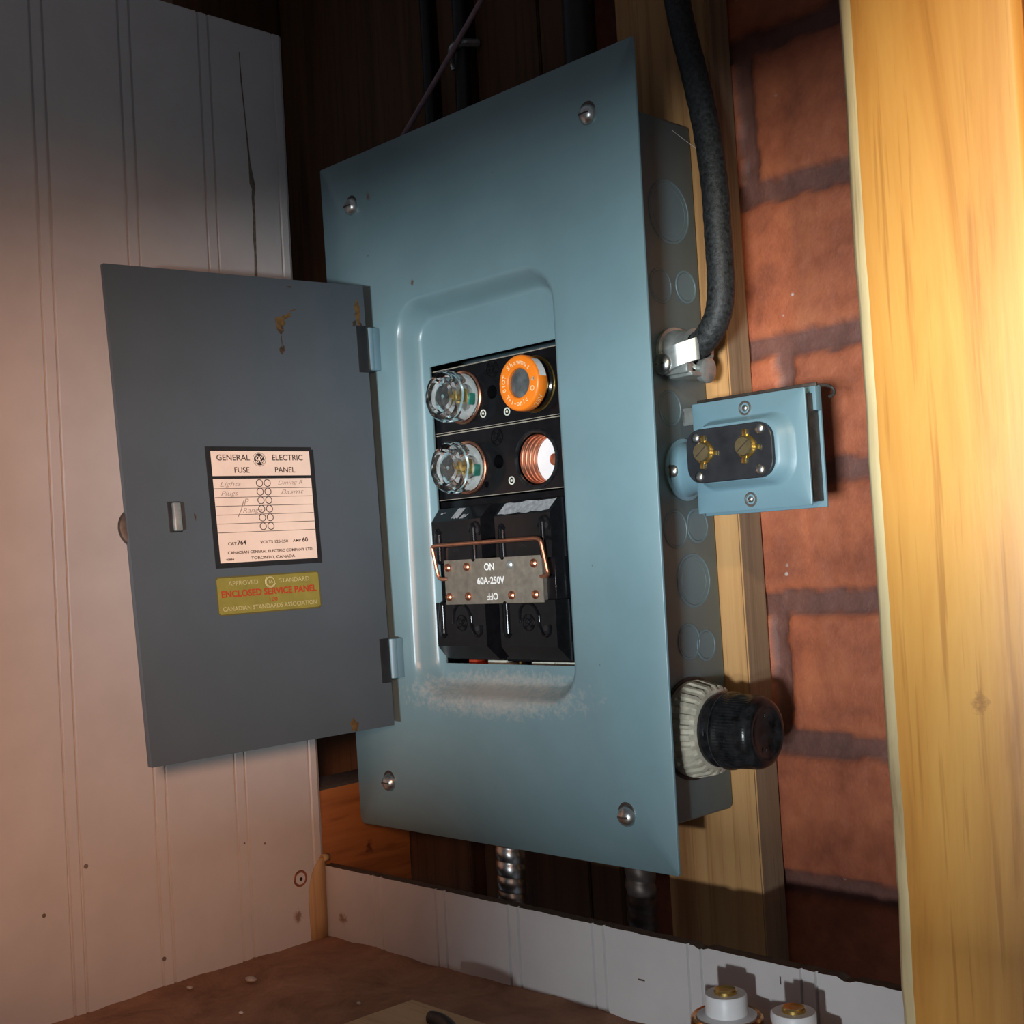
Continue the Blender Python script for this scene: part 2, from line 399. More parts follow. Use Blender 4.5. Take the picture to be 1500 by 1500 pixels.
def monogram(mb, fn, cx, cz, R):      # round emblem of curling script strokes: ring plus strokes, drawn with thin tubes
    f3 = lambda a, b, d=0: fn(cx + a * R, cz + b * R)
    mb.tube([f3(math.cos(t * PI / 16), math.sin(t * PI / 16)) for t in range(32)], R * .07, 6, True)
    for k in range(4):
        a = PI / 4 + k * PI / 2
        mb.tube([f3(.84 * math.cos(a + q), .84 * math.sin(a + q)) if j else f3(.62 * math.cos(a - .35), .62 * math.sin(a - .35)) for j, q in enumerate((-.35, -.15, .15, .4))], R * .05, 6)
    g = [(-.05, .38), (-.35, .45), (-.55, .15), (-.42, -.12), (-.15, -.02), (-.05, .3), (-.1, -.3), (-.35, -.5), (-.6, -.35)]
    e = [(.08, -.1), (.3, .05), (.45, .3), (.3, .48), (.12, .3), (.1, -.1), (.25, -.42), (.5, -.4), (.62, -.15)]
    for st in (g, e): mb.tube(smoothpath([f3(a, b) for a, b in st], 4), R * .07, 6)
def plate_holes(mb, x0, x1, z0, z1, y0, y1, holes):
    bm = bmesh.new(); allE = []
    def loop(P):
        vs = [bm.verts.new(p) for p in P]; es = [bm.edges.new((vs[i], vs[(i + 1) % len(vs)])) for i in range(len(vs))]; return vs, es
    _, e = loop([(x0, y0, z0), (x1, y0, z0), (x1, y0, z1), (x0, y0, z1)]); allE += e
    for cx, cz, r, dep in holes:
        _, e = loop([(cx + r * math.cos(2 * PI * k / 28), y0, cz + r * math.sin(2 * PI * k / 28)) for k in range(28)]); allE += e
    bmesh.ops.triangle_fill(bm, edges=allE, use_beauty=True)
    mb.frombm(bm)
    mb.loops([[Vector((x0, y, z0)), Vector((x1, y, z0)), Vector((x1, y, z1)), Vector((x0, y, z1))] for y in (y0, y1)], False, True)
    for cx, cz, r, dep in holes:
        mb.loops([[Vector((cx + r * math.cos(2 * PI * k / 28), y, cz + r * math.sin(2 * PI * k / 28))) for k in range(28)] for y in (y0, y0 + dep)], False, True)

# ------------------------------------------------------------------ setting
def beads(pos, lo, hi, width=7.0):     # profile of a beadboard face: list of (coordinate, depth)
    pr = [(lo, 0)]
    for b in pos:
        for e in (b - width / 2, b + width / 2):
            pr += [(e - .9, 0), (e - .45, 1.5), (e + .45, 1.5), (e + .9, 0)]
        pr.insert(-4, (b, -.0))
    pr.append((hi, 0)); return [p for p in pr if lo <= p[0] <= hi]
# left wall: beadboard sheet standing in the plane x = XW, from the corner towards the room
mb = MB()
pr = beads([-20.7 - 51.8 * k for k in range(8, 0, -1)], -480, YC)
pr = pr[:-1] + [(-24.2, 0), (-23.6, 1.0), (-22.6, 1.0), (-22.0, 0), (-17.8, 0), (YC, 1.2)]
L0 = [Vector((XW - d, y, ZB)) for y, d in pr]; L1 = [Vector((XW - d, y, ZT - .045 * abs(y - YC) * 0)) for y, d in pr]
B0 = [Vector((XW - 5, pr[-1][0], ZB)), Vector((XW - 5, pr[0][0], ZB))]; B1 = [Vector((p.x, p.y, ZT)) for p in B0]
mb.loops([L0 + B0, L1 + B1], True, True)
mb.mat(1)
zz = [472, 455, 430, 405, 392, 389, 384, 372, 360, 350, 337, 315, 300]
yy = [-47.6, -47.2, -45.6, -44.2, -43.0, -42.2, -43.0, -42.8, -43.4, -43.3, -43.6, -43.9, -44.0]
for i in range(len(zz) - 1):
    wd = [.3, .5, .45, .7, 2.0, 1.3, 1.0, .9, 1.2, .8, 1.1, .5, .3]
    a, b = wd[i], wd[i + 1]
    mb.add([(XW + .08, yy[i] - a, zz[i]), (XW + .08, yy[i] + a, zz[i]), (XW + .08, yy[i + 1] + b, zz[i + 1]), (XW + .08, yy[i + 1] - b, zz[i + 1])], [(0, 1, 2, 3)])
for y, z, r in ((-170, 8, 1.3), (-194, -12, 1.1), (-58, -3, .7), (-72, 0, .6), (-127, -52, 1.2)):
    mb.cyl((XW - .2, y, z), (1, 0, 0), r, .3, 8)
wl = struct(mb.build('wall_left', ['wallpaint', 'crack'], frame=MW, loc=(XW, YC, ZB), smooth=20))
# low strip of the same board under the opening
mb = MB()
pr = beads([34.2, 89.3, 146.2, 204.9, 263.4, 323.5], XW, 380, 7.4)
zt = lambda x: ZS + (random.uniform(-.35, .35))
L0 = []; L1 = []; 
fine = []
for i in range(len(pr) - 1):
    (a, da), (b, db) = pr[i], pr[i + 1]
    n = max(1, int((b - a) / 3))
    fine += [(a + (b - a) * k / n, da + (db - da) * k / n) for k in range(n)]
fine.append(pr[-1])
hs = [ZS + random.uniform(-.22, .15) - (1.2 if abs(x - 268) < 3 or abs(x - 343) < 3 else 0) for x, d in fine]
n = len(fine)
vs = [(x, YC + d, ZB - 3) for x, d in fine] + [(x, YC + d, h) for (x, d), h in zip(fine, hs)] + [(x, YC + 5.5, h + .4) for (x, d), h in zip(fine, hs)] + [(x, YC + 5.5, ZB - 3) for x, d in fine]
mb.add(vs[:2 * n], [(i, i + 1, n + i + 1, n + i) for i in range(n - 1)])
mb.mat(1)
mb.add(vs[n:], [(i, i + 1, n + i + 1, n + i) for i in range(n - 1)] + [(n + i, n + i + 1, 2 * n + i + 1, 2 * n + i) for i in range(n - 1)])
mb.box(229, 233, YC - .08, YC + .02, -47.2, -46.4); mb.box(309, 309.6, YC - .08, YC + .02, -33.5, -30)
struct(mb.build('wall_lower', ['wallpaint', 'hardboard'], frame=MW, loc=(180, YC, ZB), smooth=20))
# ledge
mb = MB(); nx, ny = 96, 96; X0, X1, Y0, Y1 = XW - 4, 520, -480, YC + 4
vs = []
for j in range(ny + 1):
    for i in range(nx + 1):
        x = X0 + (X1 - X0) * i / nx; y = Y0 + (Y1 - Y0) * j / ny
        z = ZB + 1.2 * noise.noise(Vector((x * .02, y * .02, 0))) + .7 * noise.noise(Vector((x * .07, y * .07, 4)))
        edge = min(abs(y - YC), abs(x - XW))
        z += 2.0 * math.exp(-edge / 6) * (0.6 + .5 * noise.noise(Vector((x * .05, y * .05, 9))))
        vs.append((x, y, z))
mb.add(vs, [(j * (nx + 1) + i, j * (nx + 1) + i + 1, (j + 1) * (nx + 1) + i + 1, (j + 1) * (nx + 1) + i) for j in range(ny) for i in range(nx)])
mb.box(X0, X1, Y0, Y1, ZB - 24, ZB - 4)
struct(mb.build('floor', ['ledge'], frame=MW, loc=(200, -200, ZB), smooth=60))
# brick wall behind everything (panel frame, plane y = 96)
YB = 96
mb = MB(); X0, X1, Z0, Z1 = -170, 420, -150, 620
courses = [-100, -24, 50, 124, 191.5, 260, 343, 424, 500, 580]
offs = [20, 170, 249, 170, 264, 350, 250, 170, 60, 150]
def brickmask(x, z):
    xx = x + 2.6 * noise.noise(Vector((x * .09, z * .09, 1))) + 1.2 * noise.noise(Vector((x * .3, z * .3, 2)))
    z2 = z + 2.4 * noise.noise(Vector((x * .08, z * .08, 7))) + 1.0 * noise.noise(Vector((x * .3, z * .3, 5)))
    d = min(abs(z2 - c) for c in courses) - 6.5
    k = max([i for i, c in enumerate(courses) if c <= z2] or [0])
    dx = abs((xx - offs[k] + 105) % 210 - 105) - 5.5
    return min(d, dx)
xs = []; x = X0
while x < X1: xs.append(x); x += 2.2 if 225 < x < 345 else 14
xs.append(X1)
zs = []; z = Z0
while z < Z1: zs.append(z); z += 2.4 if -60 < z < 480 else 14
zs.append(Z1)
vs = []; att = []
for z in zs:
    for x in xs:
        t = max(0, min(1, brickmask(x, z) / 2.6 + .5)); t = t * t * (3 - 2 * t)
        y = YB + 3.0 * (1 - t) + 1.0 * noise.noise(Vector((x * .03, z * .03, 3))) + .6 * noise.noise(Vector((x * .15, z * .15, 8)))
        vs.append((x, y, z)); att.append(t)
nx = len(xs)
mb.add(vs, [(j * nx + i, j * nx + i + 1, (j + 1) * nx + i + 1, (j + 1) * nx + i) for j in range(len(zs) - 1) for i in range(nx - 1)])
o = struct(mb.build('wall_back', ['brick'], frame=MP, loc=(200, YB, 0), smooth=60))
a = o.data.attributes.new('brick', 'FLOAT', 'POINT')
a.data.foreach_set('value', att)
# unseen wall added behind the viewer; its opening shapes the pool of daylight
mb = MB()
wy0, wy1 = -985, -900
wx0, wx1, wz0, wz1 = 452, 930, 12, 172
mb.box(-700, wx0, wy0, wy1, -600, 1500); mb.box(wx1, 2100, wy0, wy1, -600, 1500)
mb.box(wx0, wx1, wy0, wy1, -600, wz0); mb.box(wx0, wx1, wy0, wy1, wz1, 560); mb.box(wx0, wx1, wy0, wy1, 560, 1500)
WF = mb
# cavity ends: unseen boards added at top and left to block world light
mb = MB(); mb.box(-170, -150, -8, 100, -150, 620); struct(mb.build('cavity_side_blocker_1', ['old_board'], frame=MW, loc=(-160, 40, -150)))
mb = MB(); mb.box(-170, 420, -8, 100, 600, 620); struct(mb.build('cavity_top_blocker', ['old_board'], frame=MW, loc=(120, 40, 600)))

# ------------------------------------------------------------------ timber
def board(name, mats, x0, x1, y0, y1, z0, z1, label, cat, frame=MP, bev=.8, sidemat=True, group=None):
    mb = MB(); bm = bmesh.new(); bmesh.ops.create_cube(bm, size=1)
    for v in bm.verts: v.co = Vector(((x0 + x1) / 2 + v.co.x * (x1 - x0), (y0 + y1) / 2 + v.co.y * (y1 - y0), (z0 + z1) / 2 + v.co.z * (z1 - z0)))
    bmesh.ops.bevel(bm, geom=bm.edges[:], offset=bev, segments=2, affect='EDGES')
    mb.frombm(bm)
    o = mb.build(name, mats, frame=frame, loc=((x0 + x1) / 2, (y0 + y1) / 2, z0))
    if len(mats) > 1:
        for p in o.data.polygons:
            if abs(p.normal.x) > .8: p.material_index = 1
    return tag(o, label, cat, group)
board('wall_batten', ['batten', 'batten_side'], 182, 244, 73.4, 94, -140, 590, 'vertical light fir board beside the red brick, behind the box', 'board')
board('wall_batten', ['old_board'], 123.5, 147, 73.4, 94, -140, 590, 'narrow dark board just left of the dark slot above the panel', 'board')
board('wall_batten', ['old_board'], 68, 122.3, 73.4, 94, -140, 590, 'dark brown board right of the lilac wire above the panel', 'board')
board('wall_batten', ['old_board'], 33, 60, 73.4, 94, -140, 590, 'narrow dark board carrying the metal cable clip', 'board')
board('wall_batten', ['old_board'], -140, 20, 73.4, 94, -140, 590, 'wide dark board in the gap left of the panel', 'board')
# sill timber seen between left wall and panel
mb = MB(); mb.hexa([(-58, -8, -62), (-17.6, -15.4, -62), (-17.6, 56, -62), (-58, 56, -62), (-58, -8, 20.2), (-17.6, -15.4, 20.2), (-17.6, 56, 20.2), (-58, 56, 20.2)], .6)
o = mb.build('sill_timber', ['timber', 'dustytop'], frame=MW, loc=(0, 0, 0), smooth=30)
for p in o.data.polygons:
    if p.normal.z > .8: p.material_index = 1
tag(o, 'knotty orange timber block with a dusty top, low behind the left wall', 'timber')
# right hand post
mb = MB()
x0, x1, y0, y1, z0, z1 = 372.3, 444.0, -30, 8, -140, 640
zsn = [z0 + (z1 - z0) * k / 90 for k in range(91)]; LL = []
for z in zsn:
    wv = 1.0 * noise.noise(Vector((0, z * .012, 3))) + .5 * noise.noise(Vector((0, z * .05, 3)))
    if z < 60: wv += .8 * noise.noise(Vector((0, z * .09, 9)))
    LL.append([Vector((x0 + wv, y0 + 8.0, z)), Vector((x0 + wv * 1.0 + .9, y0 + 3.6, z)), Vector((x0 + 3.4 + wv, y0 + 1.0, z)), Vector((x0 + 7.6 + wv * .6, y0, z)), Vector((x1 - 2, y0, z)), Vector((x1, y0 + 2, z)), Vector((x1, y1, z)), Vector((x0, y1, z))])
mb.loops(LL, True, True)
o = mb.build('timber_post', ['post', 'sapwood'], frame=MW, loc=(0, 0, 0), smooth=50)
for p in o.data.polygons:
    c = p.center * 1000
    if c.x < 379.2: p.material_index = 1
tag(o, 'broad sunlit yellow pine post with pale left edge at right of the opening', 'post')
mb = MB(); mb.box(446.5, 520, -26, 12, -140, 640, 1)
post2 = thing('timber_board', 'second pine board with a nail beside the sunlit post, upper right edge', 'board', (446.5, -26, -140), MW)
mb.build('board_body', ['post'], post2)
mb = MB(); mb.dome((448.5, -26, 321), (0, -1, 0), 1.8, .8, 12, .4); mb.build('nail_head', ['dull'], post2, label='round steel nail head')

# ------------------------------------------------------------------ fuse panel
P = thing('fuse_box', 'blue-grey steel fuse panel with its door swung open to the left', 'fuse box', (125, 73, 18))
# enclosure box (open front)
mb = MB()
bx0, bx1, bz0, bz1, by0, by1 = 20, 230, 18, 382, 1.6, 73
R = lambda i, y, r: rrect(bx0 + i, bx1 - i, bz0 + i, bz1 - i, r, y, 3)
mb.loops([R(1.4, by0 + 40, 2), R(1.4, by0, 2), R(0, by0, 2), R(0, by1 - 3, 2), R(.9, by1 - .9, 3), R(3, by1, 4)], False, True)
mb.loops([R(1.4, by0 + 40, 2), R(1.4, by1 - 1.4, 2)], False, True)
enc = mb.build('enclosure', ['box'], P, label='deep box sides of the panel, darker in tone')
for y, z, r in ((49, 332, 16.5), (38.2, 292, 8.7), (59.5, 293.4, 8.2), (39.6, 228.3, 8.8), (37.7, 166, 9.4), (56.3, 167.4, 8.6), (50.4, 139.1, 13.4), (43.1, 108, 8.8), (57.3, 105, 7.6)):
    mb = MB(); mb.ring((230, y, z), (1, 0, 0), r, .75, 40, 8, .55)
    if r > 12: mb.ring((230, y, z), (1, 0, 0), r - 3.2, .5, 40, 8, .6)
    mb.cyl((229.8, y, z), (1, 0, 0), r - .9, .35, 32)
    mb.build('knockout', ['box'], P, parent=enc)
# cover sheet with recessed window
mb = MB()
def cl(i, y, r): return rrect(59.5 + i, 190.5 - i, 77 + i, 310.5 - i * 1.05, r, y, 8)
def outer(y, e):
    tl, tr, br, bl = Vector((-3.2 - e, y, 406 + e)), Vector((252 + e, y, 406 + e)), Vector((248.2 + e, y, -e)), Vector((3.2 - e, y, -e))
    P2 = []
    for c, q, a0 in ((tr, (-1, -1), 0), (tl, (1, -1), 90), (bl, (1, 1), 180), (br, (-1, 1), 270)):
        r = 4.0 if c is bl else 1.0
        for k in range(9):
            a = math.radians(a0 + 90 * k / 8); P2.append(Vector((c.x + q[0] * r + r * math.cos(a), y, c.z + q[1] * r + r * math.sin(a))))
    return P2
FL = [outer(1.5, -1.6), outer(1.5, -.1), outer(.3, 0), outer(0, -.3), cl(0, 0, 22), cl(1.2, .25, 21), cl(2.6, 1.2, 20), cl(4.6, 4.2, 18), cl(6.8, 8.4, 16.5), cl(8.6, 11.4, 15), cl(10, 12.9, 13), cl(11.6, 13.4, 12)]
def opn(y, e): return rrect(75 - e, 179.5 + e, 97.5 - e, 271 + e, .6, y, 8)
FL += [opn(13.4, 0), opn(13.7, 0), opn(14.8, .2), opn(15.0, 1.5)]
mb.loops(FL)
cover = mb.build('cover', ['cover'], P, smooth=50)
for x, z in ((26.8, 375.8), (220.5, 376.2), (33.2, 27.1), (218, 25.5)):
    mb = MB(); mb.lathe([(5.2, .05), (5.2, .5), (4.9, 1.4), (4.1, 2.6), (2.8, 3.5), (1.2, 3.9), (.001, 4)], (x, 0, z), (0, -1, 0), 24)
    mb.mat(1); mb.box(x - 3.2, x + 3.2, -4.02, -3.4, z - .4, z + .4)
    mb.mat(2); mb.ring((x - .3, 0, z + 1.6), (0, -1, 0), 4.6, .8, 28, 8, .35)
    mb.build('cover_screw', ['steel', 'dark_metal', 'dark_metal'], P, label='domed steel screw')
# hinge barrels standing on the cover at the door's edge
for z0, z1, x in ((272, 298, 43.6), (90, 113.6, 49.6)):
    mb = MB(); mb.lathe([(2.2, 0), (3.3, .5), (3.3, z1 - z0 - .5), (2.2, z1 - z0)], (x, -5.6, z0), (0, 0, 1), 20)
    mb.box(x - 1, x + 3.2, -5.2, .4, z0 + .3, z1 - .3, .5)
    mb.build('hinge', ['plate'], P)
# door (twisted sheet), built in door coordinates (u, w, v)
mb = MB()
nu, nv = 24, 24; U0, U1, V0, V1 = -.4, 154.2, 63.8, 322.4
def grid(w_): return [(U0 + (U1 - U0) * i / nu, w_, V0 + (V1 - V0) * j / nv) for j in range(nv + 1) for i in range(nu + 1)]
q = lambda i, j: j * (nu + 1) + i
fs = [(q(i, j), q(i + 1, j), q(i + 1, j + 1), q(i, j + 1)) for j in range(nv) for i in range(nu)]
mb.add(grid(.7), fs); mb.add(grid(-.7), fs)
for w0, pts in ((0, [(i, 0) for i in range(nu + 1)]), (0, [(i, nv) for i in range(nu + 1)]), (0, [(0, j) for j in range(nv + 1)]), (0, [(nu, j) for j in range(nv + 1)])):
    v1 = [(U0 + (U1 - U0) * i / nu, .7, V0 + (V1 - V0) * j / nv) for i, j in pts]; v2 = [(a_, -.7, c_) for a_, b_, c_ in v1]
    mb.add(v1 + v2, [(k, k + 1, len(pts) + k + 1, len(pts) + k) for k in range(len(pts) - 1)])
mb.box(153.0, 154.6, -3.2, .6, V0, V1, .4)        # folded back edge along the free side
mb.mat(1)
def blob(cu, cv, ru, rv, wv=.78, n=22, jag=.35, tilt=0):
    c, s = math.cos(tilt), math.sin(tilt); P3 = []
    for k in range(n):
        a = 2 * PI * k / n; r = 1 + jag * noise.noise(Vector((cu + 1.7 * math.cos(a), cv + 1.7 * math.sin(a), 2.3)))* 2
        x, y = ru * r * math.cos(a), rv * r * math.sin(a); P3.append((cu + x * c - y * s, wv, cv + x * s + y * c))
    mb.add([(cu, wv, cv)] + P3, [(0, 1 + k, 1 + (k + 1) % n) for k in range(n)])
blob(55.2, 296.5, 3.0, 4.6, tilt=.2); blob(51.5, 300.5, 3.2, 1.4, tilt=-.5); blob(47.0, 304.6, 2.2, .35, tilt=-.4)
blob(4.5, 305, 2.2, 6.5); blob(28, 67.3, 2.8, 3.0)
mb.mat(2)
blob(55.8, 293.5, 1.7, 3.2); blob(55.6, 281.5, 1.5, 2.6); blob(55.5, 286.5, .3, 3.2); blob(7.0, 299.5, 1.4, 1.6); blob(3, 299.2, .9, 1.2); blob(46, 305, 1.2, .3, tilt=-.4)
blob(116.8, 188.7, .5, 1.8); blob(48, 318, 1.4, .4)
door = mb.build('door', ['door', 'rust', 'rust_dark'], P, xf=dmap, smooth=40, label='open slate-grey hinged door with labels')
# slots behind the hinge barrels
for v0, v1 in ((270.6, 298.6), (88.6, 114.4)):
    mb = MB(); mb.box(-.5, 6.2, -.4, .85, v0, v1, .3); mb.build('hinge_notch', ['blackline'], P, parent=door, xf=dmap)
mb = MB()      # catch punched through the door, and the outer finger pull
mb.box(124.6, 132.0, -1.5, .9, 180.6, 197, .4); mb.mat(1); mb.box(125.3, 129.6, .2, 3.2, 181.4, 196.4, .8)
mb.build('latch', ['blackline', 'dull'], P, parent=door, xf=dmap, label='small bent metal catch')
mb = MB(); mb.lathe([(8, -1), (10.4, -2.0), (11, -3.4), (9, -4.6), (.001, -5)], (147, 0, 184), (0, 1, 0), 28); mb.build('finger_pull', ['dark_metal'], P, parent=door, xf=dmap)
# paper rating label; a grows to the right as read (= -u)
LC = 74.5
lf = lambda a, b, d=1.02: Vector((LC - a, d, b))
def lrect(mb, a0, a1, b0, b1, d): mb.sheet(lambda a, b: lf(a, b, d), a0, a1, b0, b1)
mb = MB()
mb.mat(0); lrect(mb, -33.2, 33.2, 160.6, 224.8, .82); lrect(mb, -33.2, 31.8, 224.8, 226.2, .82)
mb.mat(1); lrect(mb, -30.2, 30.4, 210.2, 223.8, .90); lrect(mb, -30.2, 30.4, 163.4, 208.6, .90)
mb.mat(2)
T = lambda body, sz, a, b, sx=1.0, bold=.0: mb.text(body, lf, sz, (a, b), 0, sx, 0, bold)
T('GENERAL', 4.6, -17.2, 220.0, 1.02, .006); T('ELECTRIC', 4.6, 16.2, 220.0, .98, .006)
T('FUSE', 4.4, -12.6, 213.2, 1.0, .006); T('PANEL', 4.4, 14.0, 213.2, 1.0, .006)
mb.lathe([(0.001, 0), (3.9, 0)], lf(-1.4, 219.2, .98), (0, 1, 0), 32)
for k in range(6):
    b = 206.0 - k * 4.75
    lrect(mb, -30.0, 30.2, b - 2.85, b - 2.55, .94)
    for a_ in (-2.6, 2.2):
        mb.lathe([(1.72, 0), (2.12, 0)], lf(a_, b + .1, 1.0), (0, 1, 0), 24)
T('CAT.', 2.3, -22.0, 173.4, 1.15, .01); T('764', 3.3, -16.6, 173.8, 1.1, .02)
T('VOLTS 125-250', 2.2, 3.4, 173.6, 1.2, .01); T('AMP', 2.2, 17.8, 173.7, 1.2, .01); T('60', 3.3, 23.0, 173.9, 1.15, .02)
T('CANADIAN GENERAL ELECTRIC COMPANY LTD.', 2.15, 1.2, 168.6, 1.13, .012); T('TORONTO, CANADA', 2.15, 2.0, 165.2, 1.3, .012); T('40884', 1.5, -24.5, 165.0, 1.3, .02)
mb.mat(3)
monogram(mb, lambda a, b: lf(a, b, 1.02), -1.4, 219.2, 3.5)
mb.mat(4)
H = lambda body, sz, a, b, sx=1.2: mb.text(body, lambda x, y: lf(x, y, .97), sz, (a, b), .02, sx, .35, -.012)
H('Lights', 3.6, -20.5, 205.6, 1.5); H('Dining R', 3.4, 16.5, 206.2, 1.35); H('Plugs', 3.6, -21.5, 200.6, 1.4); H('Basmt', 3.6, 17.0, 201.0, 1.6)
H('P', 5.4, -12.2, 195.6, 1.0); H('Range', 3.8, -8.6, 191.2, 1.3)
mb.tube([lf(-17.6, 187.5, .97), lf(-15.2, 191.5, .97), lf(-13.2, 196.5, .97)], .18, 5)
# rings on the label must be open circles: drop the disc caps made for them
keep = [(f, m_) for f, m_ in zip(mb.f, mb.m) if not (len(f) == 24)]
mb.f = [k[0] for k in keep]; mb.m = [k[1] for k in keep]
mb.build('paper_label', ['blackline', 'paper', 'ink', 'paper', 'pencil'], P, parent=door, xf=dmap, smooth=0, label='black-bordered printed paper label with pencilled circuit names')
# olive approval sticker
mb = MB(); LC2 = 76.4; sf = lambda a, b, d=.96: Vector((LC2 - a, d, b + .024 * 0 * a))
def rr2(a0, a1, b0, b1, r): return [(p.x, p.z) for p in rrect(a0, a1, b0, b1, r, 0, 5)]
mb.mat(1); mb.sheet(lambda a, b: sf(a, b, .78), -32.4, 32.4, 136.4, 155.2); mb.sheet(lambda a, b: sf(a, b, .78), -31.4, 31.4, 155.2, 156.2); mb.sheet(lambda a, b: sf(a, b, .78), -31.4, 31.4, 135.4, 136.4)
mb.mat(0); mb.sheet(lambda a, b: sf(a, b, .86), -31.7, 31.7, 136.9, 154.7); mb.sheet(lambda a, b: sf(a, b, .86), -31, 31, 154.7, 155.4); mb.sheet(lambda a, b: sf(a, b, .86), -31, 31, 136.2, 136.9)
mb.mat(2)
mb.text('APPROVED', sf, 3.5, (-15.8, 152.2), 0, 1.05, 0, .0); mb.text('STANDARD', sf, 3.5, (16.0, 152.2), 0, 1.05, 0, .0)
mb.text('CANADIAN STANDARDS ASSOCIATION', sf, 3.3, (0, 138.8), 0, .99, 0, .008)
mb.ring(sf(.8, 151.9, .94), (0, 1, 0), 2.6, .3, 28, 6, .2); mb.text('SA', sf, 2.6, (1.0, 151.9), 0, .9, 0, .02)
mb.tube([sf(.8 + 3.3 * math.cos(a), 151.9 + 3.3 * math.sin(a)) for a in [PI * (.7 + .2 * k) for k in range(7)]], .22, 5)
mb.mat(3)
mb.text('ENCLOSED SERVICE PANEL', sf, 4.9, (0, 146.6), 0, 1.0, 0, .03); mb.text('100', sf, 3.2, (1.4, 142.3), 0, 1.2, 0, .012)
mb.build('approval_sticker', ['olive', 'olive_edge', 'gold_ink', 'red_ink'], P, parent=door, xf=dmap, smooth=0, label='olive and gold sticker with red lettering')
# bakelite fuse holders
YF = 17.2
def em(mb, cx, cz, R): monogram(mb, lambda a, b: Vector((a, YF - .22, b)), cx, cz, R)
def holder(z0, z1, holes, emb, label):
    mb = MB(); plate_holes(mb, 62, 190, z0, z1, YF, YF + 30, holes)
    mb.mat(1)
    mb.box(62, 190, YF - .12, YF + .3, z1 - .55, z1 + .05); mb.box(62, 190, YF - .12, YF + .3, z0 - .05, z0 + .3)
    mb.mat(0); em(mb, emb[0], emb[1], 4.6)
    return mb.build('fuse_holder', ['bakelite', 'edge'], P, label=label)
h1 = holder(231.4, 268.6, [(98.4, 250.2, 14.4, 24), (156.5, 249.8, 14.4, 24), (122.4, 250.0, 3.9, 12)], (123.4, 263.0), 'upper black bakelite fuse holder')
h2 = holder(192.2, 230.6, [(99.3, 209.4, 14.4, 24), (154.0, 209.2, 14.8, 24), (124.4, 210.6, 4.0, 12), (113.6, 198.6, 1.8, 6)], (124.0, 224.6), 'lower black bakelite fuse holder')
for (x, z), hh in (((114.2, 238.9), h1), ((133.4, 237.7), h1), ((133.9, 199.2), h2)):
    mb = MB(); mb.ring((x, YF, z), (0, -1, 0), 2.0, .42, 20, 8, .9); mb.dome((x, YF, z), (0, -1, 0), .75, .8, 10)
    mb.build('terminal_screw', ['cream'], P, parent=hh)
mb = MB(); mb.ring((154, YF, 209.2), (0, -1, 0), 15.4, 1.2, 44, 8, .9); mb.build('socket_collar', ['bake_dusty'], P, parent=h2)
mb = MB()
pf = []
for k in range(61):
    d = .8 + k * .27; pf.append((13.4 + .55 * math.sin(k * 2 * PI / 12), d))
mb.lathe(pf, (154, YF, 209.2), (0, 1, 0), 44)
keep = [(f, m_) for f, m_ in zip(mb.f, mb.m) if len(f) == 4]; mb.f = [k[0] for k in keep]; mb.m = [k[1] for k in keep]
mb.build('socket_shell', ['copper'], P, parent=h2, label='bare threaded copper shell of the empty socket')
mb = MB(); mb.lathe([(.001, 0), (13, 0), (13, 3)], (154, YF + 14.0, 209.2), (0, 1, 0), 36); mb.mat(1); mb.dome((154, YF + 14.0, 209.2), (0, -1, 0), 3.4, 1.2, 18)
mb.build('socket_bottom', ['white', 'copper_dull'], P, parent=h2, label='white socket bottom with a copper contact')
# base that takes the pull-out, with cream terminals showing under it
mb = MB(); mb.box(62, 190, YF + .8, YF + 30, 100.8, 191.4, .4); mb.box(62, 122, YF - 1.4, YF + 2, 99.4, 101.8, .3); mb.box(123.5, 190, YF - 1.4, YF + 2, 99.0, 101.8, .3)
base = mb.build('pullout_base', ['bakelite'], P)
for x0, x1, z, mt in ((104, 119, 97.6, 'cream'), (139, 156, 97.8, 'cream'), (157, 174, 97.8, 'cream'), (88, 95, 98, 'red_ink'), (129, 131, 98.2, 'brass')):
    mb = MB(); mb.box(x0, x1, YF + 2, YF + 14, z - 4, z + 1.6, .5); mb.build('terminal', [mt], P, parent=base)

